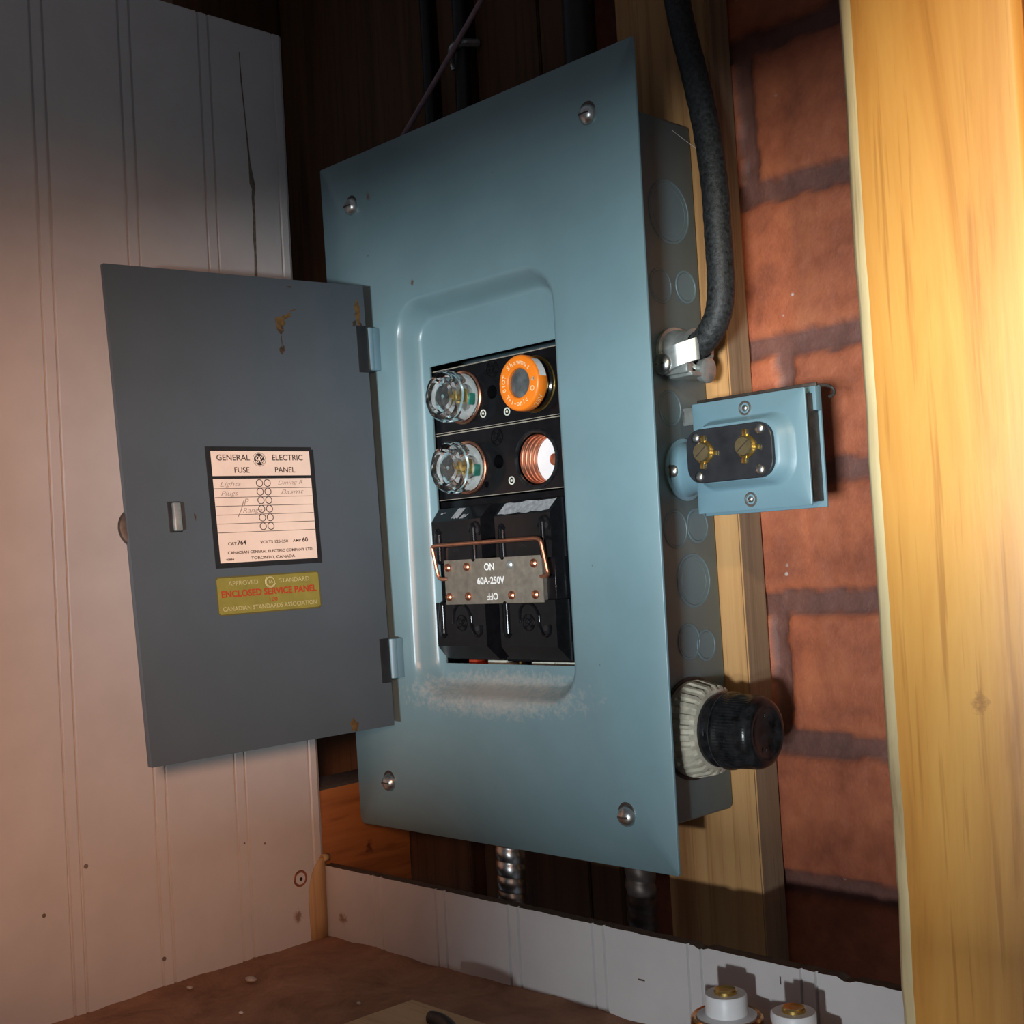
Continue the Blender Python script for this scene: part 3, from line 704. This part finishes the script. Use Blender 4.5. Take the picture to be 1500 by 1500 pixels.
# ------------------------------------------------------------------ plug fuses
def glass_fuse(x, z, label, group):
    t = thing('plug_fuse', label, 'fuse', (x, YF, z), group=group)
    mb = MB()       # faceted glass cap, hollow
    sc = lambda k, a, r: r * (1 + (.035 * abs(math.cos(4 * a)) if 2 <= k <= 5 else 0))
    mb.lathe([(12.6, .6), (14.0, .6), (13.6, 7), (14.1, 9.4), (14.4, 14.8), (13.0, 17.2), (10.4, 18.0), (9.0, 16.6), (6.0, 15.8), (3.0, 16.6), (.001, 17.0), (.001, 13.2), (8.0, 12.8), (10.2, 11), (11.6, 6)], (x, YF, z), (0, -1, 0), 48, sc, True)
    mb.build('glass_cap', ['glass'], t, smooth=28, label='clear faceted glass cap')
    mb = MB(); mb.lathe([(14.2, -1), (15.4, -.2), (15.5, .9), (15.0, 1.4), (14.2, 1.2)], (x, YF, z), (0, -1, 0), 44, None, True)
    mb.build('shell_flange', ['copper'], t)
    mb = MB(); mb.mat(3); mb.cyl((x, YF - .6, z), (0, -1, 0), 12.0, .5, 32); mb.mat(0); mb.cyl((x, YF - 1, z), (0, -1, 0), 6.5, 4.5, 24, .5); mb.mat(1)
    mb.box(x - 4.5, x - 3.2, YF - 8, YF - 1, z - 3, z + 3, .2); mb.box(x + 3.2, x + 4.5, YF - 8, YF - 1, z - 3, z + 3, .2)
    mb.box(x - 4, x + 4, YF - 8.4, YF - 7.8, z - 1.1, z + 1.1, .2); mb.mat(2); mb.box(x + 7.5, x + 9.5, YF - 6, YF - 1, z - 5, z + 1, .3)
    mb.build('fuse_link', ['steel', 'brass', 'teal', 'white'], t, label='metal link seen through the glass')
    return t
M['teal'] = plain('teal_reflection', (0.02, 0.30, 0.22), 0.5, 0, .2, 200)  # greenish reflection in the glass, painted as a teal sliver
glass_fuse(98.4, 250.2, 'upper clear glass plug fuse, beside the orange fuse', 'plug fuses in the panel')
glass_fuse(99.3, 209.4, 'lower clear glass plug fuse, left of the empty copper socket', 'plug fuses in the panel')
x, z = 156.5, 249.8
t = thing('plug_fuse', 'orange-rimmed plug fuse with smoky window, top right holder', 'fuse', (x, YF, z), group='plug fuses in the panel')
mb = MB(); mb.lathe([(13.6, 0), (15.2, -.2), (15.6, 1), (15.2, 1.6), (13.6, 1.2)], (x, YF, z), (0, -1, 0), 44, None, True); mb.build('shell_flange', ['brass'], t, label='brass rim')
mb = MB(); mb.lathe([(13.8, 0), (13.6, 1.2), (12.0, 2.4), (11.6, 6.4), (11, 6.6)], (x, YF, z), (0, -1, 0), 44); mb.build('neck', ['bakelite'], t)
mb = MB(); YO = 13.4
mb.lathe([(11, 6.4), (14.9, 6.4), (15.1, 6.9), (15.1, 12.2), (14.5, 13.1), (13.6, YO), (8.6, YO), (8.0, YO - .6), (7.8, 8.5)], (x, YF, z), (0, -1, 0), 56)
of = lambda a, b: Vector((x + a, YF - YO - .06, z + b))
mb.mat(1)
mb.arctext('Shawmut', of, 3.8, 11.1, math.radians(128), math.radians(42)); mb.arctext('Tri-onic', of, 3.8, 11.1, math.radians(220), math.radians(300), True)
mb.arctext('TO10', of, 3.4, 11.0, math.radians(158), math.radians(196)); mb.arctext('O', of, 4.0, 11.1, math.radians(-22), 0); mb.lathe([(.001, 0), (1.2, 0)], of(11.2, .8), (0, -1, 0), 14)
def onside(a, h, r=15.16): return Vector((x + r * math.cos(a), YF - h, z + r * math.sin(a)))
mb.text('125V', lambda a, b: onside(math.radians(-48) + a / 15.1, 9.4 + b), 4.4, (0, 0), 0, 1.0, 0, .01)
mb.mat(2)
A = [math.radians(8 + k * 4) for k in range(12)]
mb.add([onside(a, 7.0) for a in A] + [onside(a, 12.0) for a in A], [(k, k + 1, 12 + k + 1, 12 + k) for k in range(11)])
mb.build('orange_body', ['orange', 'pale_orange', 'white_ink'], t, smooth=40, label='orange ring with pale lettering and a white side patch')
mb = MB(); mb.lathe([(8.1, 9.6), (7.9, 11.4), (5, 12.2), (.001, 12.5)], (x, YF, z), (0, -1, 0), 36); mb.build('window', ['smoke'], t, label='smoky round window')

# ------------------------------------------------------------------ main pull-out
Q = thing('main_pullout', 'black double pull-out with copper wire handle below the plug fuses', 'fuse pull', (127, 12, 100))
def pull(x0, x1):
    mb = MB(); yb, yf = 17.8, 4.6; c = 4.2
    # upper and lower blocks with chamfered ends, waist between them
    def blk(z0, z1, top):
        bz, by = 7.6, 7.0
        pr = [(yb, z0), (yf, z0), (yf, z1 - bz), (yf + by, z1), (yb, z1)] if top else [(yb, z0), (yf + by, z0), (yf, z0 + bz), (yf, z1), (yb, z1)]
        def ring_(i): return [Vector((x0 + (1.2 + i) * (yb - y) / (yb - yf), y, z)) for y, z in pr], [Vector((x1 - c * (yb - y) / (yb - yf), y, z)) for y, z in pr]
        l, r = ring_(0); mb.loops([l, r], True, True)
    blk(155.5, 187, True); blk(100.6, 133, False)
    mb.hexa([(x0 + 3, yb, 130), (x1 - 1, yb, 130), (x1 - c - 1, 7, 130), (x0 + 4, 7, 130), (x0 + 3, yb, 158), (x1 - 1, yb, 158), (x1 - c - 1, 7, 158), (x0 + 4, 7, 158)], .4)
    cx = (x0 + x1) / 2
    def cap(xc, z0, z1, r=2.5, yy=yf):
        mb.tube([Vector((xc, yy, z0 + (z1 - z0) * k / 6)) for k in range(7)], r, 12); mb.dome((xc, yy, z0), (0, 0, -1), r, r, 12); mb.dome((xc, yy, z1), (0, 0, 1), r, r, 12)
    xl, xr = x0 + 6.6, x1 - 10.6
    cap(xl, 115.5, 131.5, 2.4, yf + .8); cap(xl, 157, 172, 2.4, yf + .8); cap(xr, 157, 174.5, 2.4, yf + .8)
    def ob(pts, r): mb.tube(smoothpath([Vector((a, yf - .1, b)) for a, b in pts], 5), r * 1.35, 8)
    # raised outline of the lower slots: U at left, arch over the emblem, U at right
    ob([(xl - 2.6, 132), (xl - 2.6, 117), (xl - 1.6, 114.2), (xl + .6, 113.4), (xl + 2.6, 115)], .5)
    ob([(cx - 7.4, 121), (cx - 6.6, 128), (cx - 2.5, 131.6), (cx + 3, 130.6), (cx + 6.4, 126), (cx + 7.6, 119.5), (cx + 9.2, 115.6), (cx + 12, 114), (cx + 14.6, 115.6), (cx + 15, 120)], .6)
    cap(cx + 7.0, 120, 125, 1.5, yf + .6)
    ob([(xl - 2.4, 156), (xl - 2.4, 172), (xl, 175), (xl + 2.3, 172.6)], .4); ob([(xr - 3, 172), (xr - 1, 176.4), (xr + 3, 177.4), (xr + 5.5, 174.6), (xr + 5, 170)], .45)
    monogram(mb, lambda a, b: Vector((a, yf - .05, b)), cx - .8, 121.2, 4.4)
    mb.mat(1)
    mb.cyl((xr + 3.2, yf - .06, 172.6), (0, 1, 0), 1.5, 1, 12); mb.cyl((cx + 11.6, yf - .06, 118.2), (0, 1, 0), 1.6, 1, 12)
    mb.text('24776', lambda a, b: Vector((a, yf - .05, b)), 2.0, (cx - 2, 162.5))
    mb.mat(2)
    rnd = random.Random(int(x0))
    # settled dust on the top bevel
    f = lambda a, s_: Vector((a, yf - .12 + s_ * 7.0, 179.52 + s_ * 7.6))
    def patch(a0, a1, s0, s1):
        top = [(a0 + (a1 - a0) * k / 12 + 1.5, s1 - .12 * rnd.random()) for k in range(13)]; bot = [(a0 + (a1 - a0) * k / 12, s0 + .12 * rnd.random()) for k in range(13)]
        mb.add([f(*p) for p in bot] + [f(*p) for p in top], [(k, k + 1, 14 + k, 13 + k) for k in range(12)])
    if x0 < 100: patch(x0 + 17, x0 + 23, .1, .95); patch(x0 + 24.5, x0 + 29, .05, .45); patch(x0 + 5, x0 + 8, .5, .7)
    else: patch(x0 + 3, x1 - 6, .05, .97)
    return mb.build('pullout_body', ['bakelite', 'blackline', 'dust'], Q, smooth=40)
pull(77.6, 124.0); pull(130.0, 177.6)
mb = MB(); mb.box(88.8, 166.2, 3.6, 5.0, 131.8, 157.0, .25); mb.box(88.9, 90, 4, 9, 132, 157); mb.box(165, 166.1, 4, 9, 132, 157)
mb.mat(1)
nf = lambda a, b: Vector((a, 3.54, b))
mb.text('ON', nf, 5.4, (126, 152.0), 0, .95, 0, .03); mb.text('60A-250V', nf, 5.4, (126.5, 144.4), 0, .98, 0, .03); mb.text('OFF', nf, 5.2, (127.5, 136.0), PI, .95, 0, .03)
mb.build('name_plate', ['nameplate', 'white_ink'], Q, smooth=30, label='grey-brown plate lettered in white')
for i, xx in enumerate((92.0, 108.0, 142.6, 160.6)):
    for z in (152.8, 136.2):
        mb = MB(); mb.lathe([(2.5, 0), (2.3, .9), (1.5, 1.6), (.5, 1.9), (.001, 1.95)], (xx, 3.6, z), (0, -1, 0), 16)
        mb.build('rivet', ['dull' if (i == 2 and z > 150) else 'copper'], Q)
mb = MB()
hp = [(90.5, 4.2, 146.6), (87.0, 2.0, 146.8), (85.4, 1.4, 150), (84.2, -.2, 163.2), (84.8, -.4, 165.0), (86.8, -.5, 165.6), (100, -.5, 165.7), (126, -.5, 165.8), (160, -.5, 165.9), (167.2, -.5, 165.8), (169.8, -.4, 164.6), (170.8, -.2, 161.8), (172.4, .8, 150), (172.6, 1.2, 147.6), (171.4, 2, 146), (168, 3.6, 145.6), (164.5, 4.4, 145.6)]
mb.tube(smoothpath(hp, 5), 1.15, 10); mb.build('wire_handle', ['copper_dull'], Q, label='bent copper wire bail')

# ------------------------------------------------------------------ service cable and its clamp connector
mb = MB()
cp = [(232, 46, 256.5), (242, 45.5, 257.5), (252, 45, 262), (259.5, 45, 272), (262.5, 45, 287), (262.8, 45, 315), (261.8, 46, 340), (256.5, 49, 372), (248.5, 53, 402), (240.5, 57, 428), (235, 60, 450), (226, 63, 490), (215, 66, 560)]
sp = smoothpath(cp, 10)
mb.tube(sp, [6.9 + .12 * math.sin(i * 1.7) for i in range(len(sp))], 20)
tag(mb.build('service_cable', ['cable'], frame=MP, loc=(231, 46, 256.5), smooth=60), 'thick black cable curving down into the side clamp', 'cable')
K = thing('cable_clamp', 'galvanised cable clamp gripping the black cable on the panel side', 'cable clamp', (230, 46, 256))
mb = MB()
e = lambda k, a, r: r * (1 + .10 * math.cos(2 * a))
mb.lathe([(14.6, 0.2), (14.8, 2.2), (13.2, 2.6), (13.0, 4.6), (11.6, 7.5), (11.4, 13), (12.0, 15), (9.6, 15.4), (9.0, 13), (9.0, 3)], (230, 46.5, 257), (1, 0, 0), 40, e)
mb.box(232, 247, 33.5, 38.5, 244.2, 249.5, 1.2); mb.box(233, 248, 36, 56, 242.6, 245.2, 1.0); mb.lathe([(6, 0), (6.6, 1), (6.6, 4), (5, 5)], (244, 50, 246.6), (1, 0, -.15), 20)
mb.build('clamp_body', ['dull'], K)
mb = MB()
st = [(231.5, 31.6, 250.2), (236, 30.6, 251.2), (242, 31.2, 253.2), (246.0, 34.0, 254.6), (250.5, 37.6, 256.0)]
s2 = smoothpath(st, 4); vs = []
for p in s2: vs += [p + Vector((0, 0, 5.6)), p - Vector((0, 0, 5.6)), p + Vector((0.6, 1.3, -5.6)), p + Vector((.6, 1.3, 5.6))]
mb.loops([vs[4 * i:4 * i + 4] for i in range(len(s2))], True, True)
mb.build('clamp_strap', ['dull'], K, smooth=30, label='bright bent strap')
mb = MB(); mb.dome((234.0, 30.6, 250.0), (.05, -1, 0), 5.4, 3.0, 24, 1.6); mb.mat(1); mb.box(231.4, 236.6, 27.7, 28.6, 249.6, 250.4)
mb.build('clamp_screw', ['steel', 'dark_metal'], K, label='round-headed slotted screw')

# ------------------------------------------------------------------ receptacle box beside the panel
U = thing('outlet_box', 'small blue-grey outlet box with black plate bolted to the panel side', 'outlet box', (286, 45, 172))
YP = 24.0
mb = MB(); mb.box(252, 298, YP + 14, YP + 38, 174, 225, .8); mb.box(250, 319.2, YP + 13, YP + 14.6, 171.2, 227.8, .4)
mb.mat(1); mb.box(257, 317.9, YP + 1.4, YP + 14, 174, 224, .3); mb.mat(0); mb.box(316.6, 319.6, YP + 9, YP + 14, 216, 227.4, .4)
mb.build('box_body', ['plate', 'dark_metal'], U)
mb = MB()
def pr_(i, y, r, a=(255.3, 319.4, 172.2, 226.2)): return rrect(a[0] + i, a[1] - i, a[2] + i, a[3] - i, r, y, 6)
E_ = (252.4, 313.4, 182.6, 216.6)
def er(i, y, r): return rrect(E_[0] + i + 1.5 * 0, E_[1] - i, E_[2] + i, E_[3] - i, r, y, 6)
mb.loops([pr_(.6, YP + 1.4, .5), pr_(0, YP + 1.2, .6), pr_(0, YP + .3, .6), pr_(.4, YP, .6), rrect(256.4, 313.6, 182.0, 217.4, 12, YP, 6), rrect(257.2, 312.6, 183, 216.6, 11.5, YP - .5, 6), rrect(257.8, 310.6, 184.2, 215.8, 11, YP - 2.4, 6), rrect(258.2, 307.8, 185.6, 214.6, 10, YP - 5, 6), rrect(258.4, 306.2, 186.4, 214, 9.5, YP - 6, 6)], False, True)
mb.build('cover_plate', ['plate'], U, smooth=45)
mb = MB(); L_ = lambda y, i: rrect(256.6 + i, 305.6 - i, 186.6 + i, 212.6 - i, 8, y, 6)
mb.loops([L_(YP - 5.8, 0), L_(YP - 8.0, 0), L_(YP - 8.3, .3)], True, True); mb.build('terminal_plate', ['fibre'], U, smooth=30, label='black fibre terminal plate')
YT = YP - 8.3
for xx, z in ((267.2, 201.4), (291.4, 201.8)):
    mb = MB(); mb.lathe([(4.6, 0), (4.6, 2.0), (4.2, 2.6), (.001, 2.7)], (xx, YT - .6, z), (0, -1, 0), 24)
    mb.mat(1); mb.lathe([(5.6, 0), (5.6, .6), (.001, .6)], (xx, YT, z), (0, -1, 0), 24)
    for k in range(3):
        a = (-8, -100, 90)[k]; c, s_ = math.cos(math.radians(a)), math.sin(math.radians(a))
        mb.hexa([(xx + c * 4.5 - s_ * 1.2, YT - .05, z + s_ * 4.5 + c * 1.2), (xx + c * 8 - s_ * 1.2, YT - .05, z + s_ * 8 + c * 1.2), (xx + c * 8 + s_ * 1.2, YT - .05, z + s_ * 8 - c * 1.2), (xx + c * 4.5 + s_ * 1.2, YT - .05, z + s_ * 4.5 - c * 1.2)] +
                [(xx + c * 4.5 - s_ * 1.2, YT - 1, z + s_ * 4.5 + c * 1.2), (xx + c * 8 - s_ * 1.2, YT - 1, z + s_ * 8 + c * 1.2), (xx + c * 8 + s_ * 1.2, YT - 1, z + s_ * 8 - c * 1.2), (xx + c * 4.5 + s_ * 1.2, YT - 1, z + s_ * 4.5 - c * 1.2)], .15)
    mb.mat(2); c, s_ = math.cos(math.radians(38)), math.sin(math.radians(38))
    mb.prism([(-4 * c - .3 * s_, -4 * s_ + .3 * c), (4 * c - .3 * s_, 4 * s_ + .3 * c), (4 * c + .3 * s_, 4 * s_ - .3 * c), (-4 * c + .3 * s_, -4 * s_ - .3 * c)], lambda a, b, d: Vector((xx + a, YT - d, z + b)), 3.2, 3.36)
    mb.build('binding_screw', ['brass_dark', 'brass', 'dark_metal'], U, label='slotted brass binding screw on a tabbed washer')
for xx, z in ((262.6, 208.6), (299.4, 209.2), (263.4, 189.8), (298.4, 190.2)):
    mb = MB(); mb.dome((xx, YT, z), (0, -1, 0), 2.6, 1.4, 16); mb.build('plate_rivet', ['steel'], U)
for xx, z in ((286.5, 220.6), (286.5, 177.2)):
    mb = MB(); mb.ring((xx, YP - .1, z), (0, -1, 0), 3.0, .6, 24, 8, .7); mb.dome((xx, YP, z), (0, -1, 0), 1.7, 1.2, 12); mb.build('plate_screw', ['steel'], U)
mb = MB(); ee = lambda k, a, r: r
mb.lathe([(16, .3), (16.2, 1.4), (14.2, 1.8), (13.2, 4.5), (12.6, 9), (13.4, 22), (13.4, 28)], (230, 47.5, 196.5), (1, 0, 0), 40); mb.build('mounting_neck', ['plate'], U)
mb = MB(); mb.dome((233, 34.8, 195.6), (.1, -1, 0), 3.4, 2.2, 18, 1.5); mb.mat(1); mb.box(232.5, 233.5, 32.3, 33.6, 192.6, 198.6); mb.build('neck_screw', ['steel', 'dark_metal'], U)
mb = MB()       # mounting ears and spring clips
mb.tube(smoothpath([Vector(p) for p in ((296, YP + 16.6, 228.2), (316, YP + 17, 228.4), (322.4, YP + 18, 226.8), (323, YP + 19.4, 223.8), (320, YP + 20, 222.6))], 5), .8, 8)
mb.box(248, 317, YP + 14.2, YP + 15.8, 227.4, 229.8, .4)
mb.box(303, 308, YP + 17, YP + 27, 200, 217, .8)
mb.build('mounting_clip', ['dark_metal'], U)
mb = MB(); mb.box(238, 254, YP + 14.8, YP + 16.6, 218, 227, .5); mb.box(238, 239.6, YP + 14.8, YP + 22, 219.5, 226, .4); mb.build('mounting_ear', ['dull'], U, label='bare metal mounting ear')

# ------------------------------------------------------------------ porcelain holder and black knob
D = thing('porcelain_holder', 'dusty ribbed porcelain fuse holder low on the panel side', 'fuse holder', (230, 41.5, 64))
mb = MB()
def ribs(k, a, r):
    return r * (1 + (.026 * (1 if math.sin(26 * a) > 0 else -1) if 3 <= k <= 5 else 0))
mb.lathe([(21, 0), (24.4, .4), (24.6, 3.6), (24.0, 4.4), (23.0, 9), (21.8, 14.2), (20.0, 15.6), (17.2, 16.4), (16.0, 16.2), (15.6, 10)], (230, 41.5, 64), (1, 0, 0), 208, ribs)
mb.build('ribbed_body', ['porcelain'], D, smooth=30)
mb = MB(); mb.lathe([(25.4, -.2), (26.2, .2), (26.2, .7), (25.2, .9), (24, .6)], (230, 41.5, 64), (1, 0, 0), 48); mb.build('opening_rim', ['blackline'], D)
B_ = thing('screw_fuse', 'black bakelite screw-in fuse knob with a fluted grip', 'knob', (246, 41.5, 64))
mb = MB()
fl = lambda k, a, r: r * (1 + (.011 * math.cos(72 * a) if 9 <= k <= 11 else 0))
mb.lathe([(13, -2), (17.6, -1.2), (18.4, 1), (18.4, 2.4), (17.0, 3.4), (16.8, 5.4), (18.8, 6.6), (19.4, 8), (19.3, 9.6), (18.2, 11), (18.0, 15), (17.8, 23), (17.6, 25.4), (16.6, 27.6), (14.4, 28.9), (11.8, 28.9), (10.4, 27.8), (5, 27.2), (.001, 27.0)], (246, 41.5, 64), (1, 0, 0), 216, fl)
mb.build('knob_body', ['bake_dusty'], B_, smooth=40)
mb = MB()
for k in range(9):
    a = -1.9 + k * .42; r = 8.4
    mb.hexa([(273.0, 41.5 + (r - 1) * math.cos(a) - .4, 64 + (r - 1) * math.sin(a) - .4), (273.0, 41.5 + (r - 1) * math.cos(a) + .4, 64 + (r - 1) * math.sin(a) + .4), (273.0, 41.5 + (r + 1) * math.cos(a) + .4, 64 + (r + 1) * math.sin(a) + .4), (273.0, 41.5 + (r + 1) * math.cos(a) - .4, 64 + (r + 1) * math.sin(a) - .4)] +
            [(273.9, 41.5 + (r - 1) * math.cos(a) - .4, 64 + (r - 1) * math.sin(a) - .4), (273.9, 41.5 + (r - 1) * math.cos(a) + .4, 64 + (r - 1) * math.sin(a) + .4), (273.9, 41.5 + (r + 1) * math.cos(a) + .4, 64 + (r + 1) * math.sin(a) + .4), (273.9, 41.5 + (r + 1) * math.cos(a) - .4, 64 + (r + 1) * math.sin(a) - .4)], .1)
mb.build('moulded_markings', ['bake_dusty'], B_)

# ------------------------------------------------------------------ cables above and conduits below
def conduit(x, y, z0, z1, r, label, mat):
    mb = MB(); pr = []; n = int((z1 - z0) / .6)
    for k in range(n + 1):
        z = z0 + (z1 - z0) * k / n; pr.append((r * (.93 + .07 * abs(math.sin(z * PI / 8.4))), z - z0))
    def tw(k, a, rr):
        z = z0 + (z1 - z0) * k / n; return r * (.91 + .10 * abs(math.sin((z + 8.4 * a / (2 * PI)) * PI / 8.4)))
    mb.lathe(pr, (x, y, z0), (0, 0, 1), 32, tw)
    tag(mb.build('flexible_conduit', [mat], frame=MP, loc=(x, y, z0), smooth=70), label, 'conduit', 'conduits under the panel')
conduit(99, 33, -130, 20, 8.6, 'shiny spiral armoured conduit below the panel, toward its middle', 'steel')
conduit(190, 40, -130, 19, 8.2, 'dim spiral conduit below the panel near its right corner', 'dark_metal')
def cable(name, pts, r, mat, label):
    mb = MB(); mb.tube(smoothpath(pts, 6), r, 12); return tag(mb.build(name, [mat], frame=MP, loc=pts[0], smooth=60), label, 'cable')
cable('black_cable', [(26.5, 70, 360), (26.5, 70, 420), (26.8, 70, 480), (27, 70, 560)], 4.2, 'rubber', 'leftmost upright black cable above the panel')
wire = cable('lilac_wire', [(10, 30, 384), (11, 40, 410), (22, 50, 432), (58, 56, 468), (105, 60, 512), (150, 62, 560)], 1.7, 'lilac', 'thin lilac wire slanting up from behind the panel')
cable('black_cable', [(62, 66, 370), (62, 66, 430), (63, 66, 480), (64, 66, 560)], 5.2, 'rubber', 'black cable held by the metal clip above the panel')
cable('black_cable', [(163, 64, 384), (163, 64, 430), (163.5, 64, 500), (164, 64, 560)], 9.5, 'rubber', 'wide black cable above the middle of the panel')
mb = MB(); mb.box(46, 52, 71.4, 73.2, 471, 476, .5); mb.tube(smoothpath([(50, 72.4, 473.5), (56, 64, 476), (62, 60, 478), (68, 62, 479), (72, 72, 480)], 4), 2.6, 8); mb.dome((48, 71.4, 473.5), (0, -1, 0), 2.0, 1.2, 10)
tag(mb.build('cable_clip', ['dull'], frame=MP, loc=(50, 73, 473)), 'small grey metal strap clip around a black cable', 'clip')

# ------------------------------------------------------------------ left corner: peeling tape, screw hole
mb = MB(); pts = []
prof = [(-28.2, -15.9, ZB - 2), (-28.6, -15.9, -55), (-28.8, -15.8, -42), (-27.6, -15.8, -34), (-25.2, -15.6, -27), (-22.0, -15.0, -22.6), (-19.0, -13.6, -19.0)]
L_ = []
for yl, yr, z in prof:
    L_.append((Vector((XW + .5, yl, z)), Vector((XW + 1.2, (yl + yr) / 2 - .3, z)), Vector((XW + .9 + .5, yr - .6, z + .6))))
vs = [p for l in L_ for p in l]
mb.add(vs, [(3 * i + k, 3 * i + k + 1, 3 * i + 3 + k + 1, 3 * i + 3 + k) for i in range(len(L_) - 1) for k in range(2)])
curl = [Vector((XW + 1.2 + 2.6 * (1 - math.cos(a)) , -16.2 - .25 * a, -19.6 + 2.6 * math.sin(a))) for a in [PI * k / 12 * 1.15 for k in range(13)]]
cv = []
for p in curl: cv += [p + Vector((0, -3.4, 0)), p + Vector((0, 1.0, 0))]
mb.add(cv, [(2 * i, 2 * i + 1, 2 * i + 3, 2 * i + 2) for i in range(12)])
o = mb.build('corner_tape', ['tape'], frame=MW, loc=(XW, YC, ZB), smooth=50)
md = o.modifiers.new('thickness', 'SOLIDIFY'); md.thickness = .0004
tag(o, 'yellowed tape curling off the corner below the opening', 'tape')
mb = MB(); mb.ring((XW + .1, -34, -28.9), (1, 0, 0), 4.2, .8, 28, 8, .5); mb.mat(1); mb.cyl((XW - .05, -34, -28.9), (1, 0, 0), 3.6, .25, 24); mb.mat(2); mb.cyl((XW + .1, -33.6, -29.2), (1, .0, 0), 1.1, .2, 12)
tag(mb.build('screw_anchor', ['copper_dull', 'wallpaint', 'blackline'], frame=MW, loc=(XW, -34, -28.9)), 'rust-ringed screw head in the left wall beside the tape', 'screw')

# ------------------------------------------------------------------ loose things on the ledge
def loose_fuse(x, y, label, ztop=-31.0):
    t = thing('spare_fuse', label, 'fuse', (x, y, ZB), MW, 'spare plug fuses on the ledge')
    mb = MB(); mb.lathe([(9.0, -9.4), (9.0, -1.6), (8.6, -.8), (5.2, -.8), (.001, -.8)], (x, y, ztop), (0, 0, 1), 36); mb.lathe([(12.8, -11.2), (12.8, -10.0), (8.5, -9.2)], (x, y, ztop), (0, 0, 1), 36)
    mb.build('ceramic_neck', ['white'], t, label='white ceramic neck')
    mb = MB(); mb.lathe([(4.9, -1.2), (4.9, .4), (4.3, 1.0), (2.6, .6), (.001, .9)], (x, y, ztop), (0, 0, 1), 24); mb.build('contact_tip', ['brass'], t, label='brass tip')
    mb = MB(); mb.lathe([(12.4, -13), (12.9, -10.6), (14.4, -10.0), (15.4, -10.8), (15.6, -13), (15.0, -15.6), (14.8, -18), (15.4, -20), (14.8, -22), (15.2, -24), (14.4, -26.5), (14, ZB - ztop + 1)], (x, y, ztop), (0, 0, 1), 40)
    mb.build('copper_shell', ['amber'], t, label='copper screw shell')
M['amber'] = plain('amber_copper', (0.78, 0.36, 0.12), 0.22, 1.0, .15, 120)
loose_fuse(298.5, -41.5, 'spare fuse on the ledge, left of the two standing by the white strip')
loose_fuse(333.0, -43.0, 'spare fuse on the ledge, right of the two standing by the white strip')
mb = MB(); mb.prism([(121.5, -66.5), (119.6, -95), (117, -150), (240, -150), (240, -70), (180, -67.5)], lambda a, b, d: Vector((a, b, d)), ZB + 1.2, ZB + 4.4)
tag(mb.build('wood_offcut', ['offcut'], frame=MW, loc=(150, -100, ZB)), 'tan offcut of board on the ledge at the bottom edge', 'offcut')
cpts = smoothpath([(149.5, -81.6, ZB + 5.2), (153, -81.0, ZB + 6.2), (162, -82.5, ZB + 7.0), (174, -88, ZB + 7.2), (192, -102, ZB + 7.2), (215, -128, ZB + 7.0)], 8)
mb = MB(); mb.tube(cpts, [min(3.4, .5 + .45 * i) for i in range(len(cpts))], 12)
tag(mb.build('cord_offcut', ['rubber'], frame=MW, loc=(152, -85, ZB + 3.6)), 'pointed end of a black cord lying on the tan offcut', 'cord')
rnd = random.Random(5)
for (x, y, r, mt) in ((15, -92, 2.6, 'grit'), (55, -125, 1.0, 'white'), (-2, -120, 1.4, 'grit'), (95, -80, 1.0, 'grit')):
    mb = MB(); bm = bmesh.new(); bmesh.ops.create_icosphere(bm, subdivisions=2, radius=r)
    for v in bm.verts: v.co = Vector((v.co.x * 1.5, v.co.y, v.co.z * .6)) * (1 + .25 * noise.noise(v.co)) + Vector((x, y, ZB + 1.2))
    mb.frombm(bm)
    lab = {15: 'pale curled chip on the ledge, largest crumb near the left wall', 55: 'tiny white crumb on the ledge in front of the pale chip', -2: 'pale crumb against the foot of the left wall', 95: 'small pale crumb beside the tan offcut'}[x]
    tag(mb.build('debris_chip', [mt], frame=MW, loc=(x, y, ZB)), lab, 'debris', 'crumbs on the ledge')
mb = MB(); mb.tube(smoothpath([(221.5, 60, 383.4), (238, 53, 370), (256.5, 46, 354.5), (262.5, 40.5, 348.0)], 6), .13, 5)
tag(mb.build('cobweb_strand', ['white'], frame=MP, loc=(221.5, 60, 383.4), smooth=60), 'fine cobweb strand from the box top corner to the thick cable', 'cobweb')
WF.build('daylight_mask', ['wallpaint'], frame=MW, loc=(600, -900, -600), smooth=0)['kind'] = 'structure'
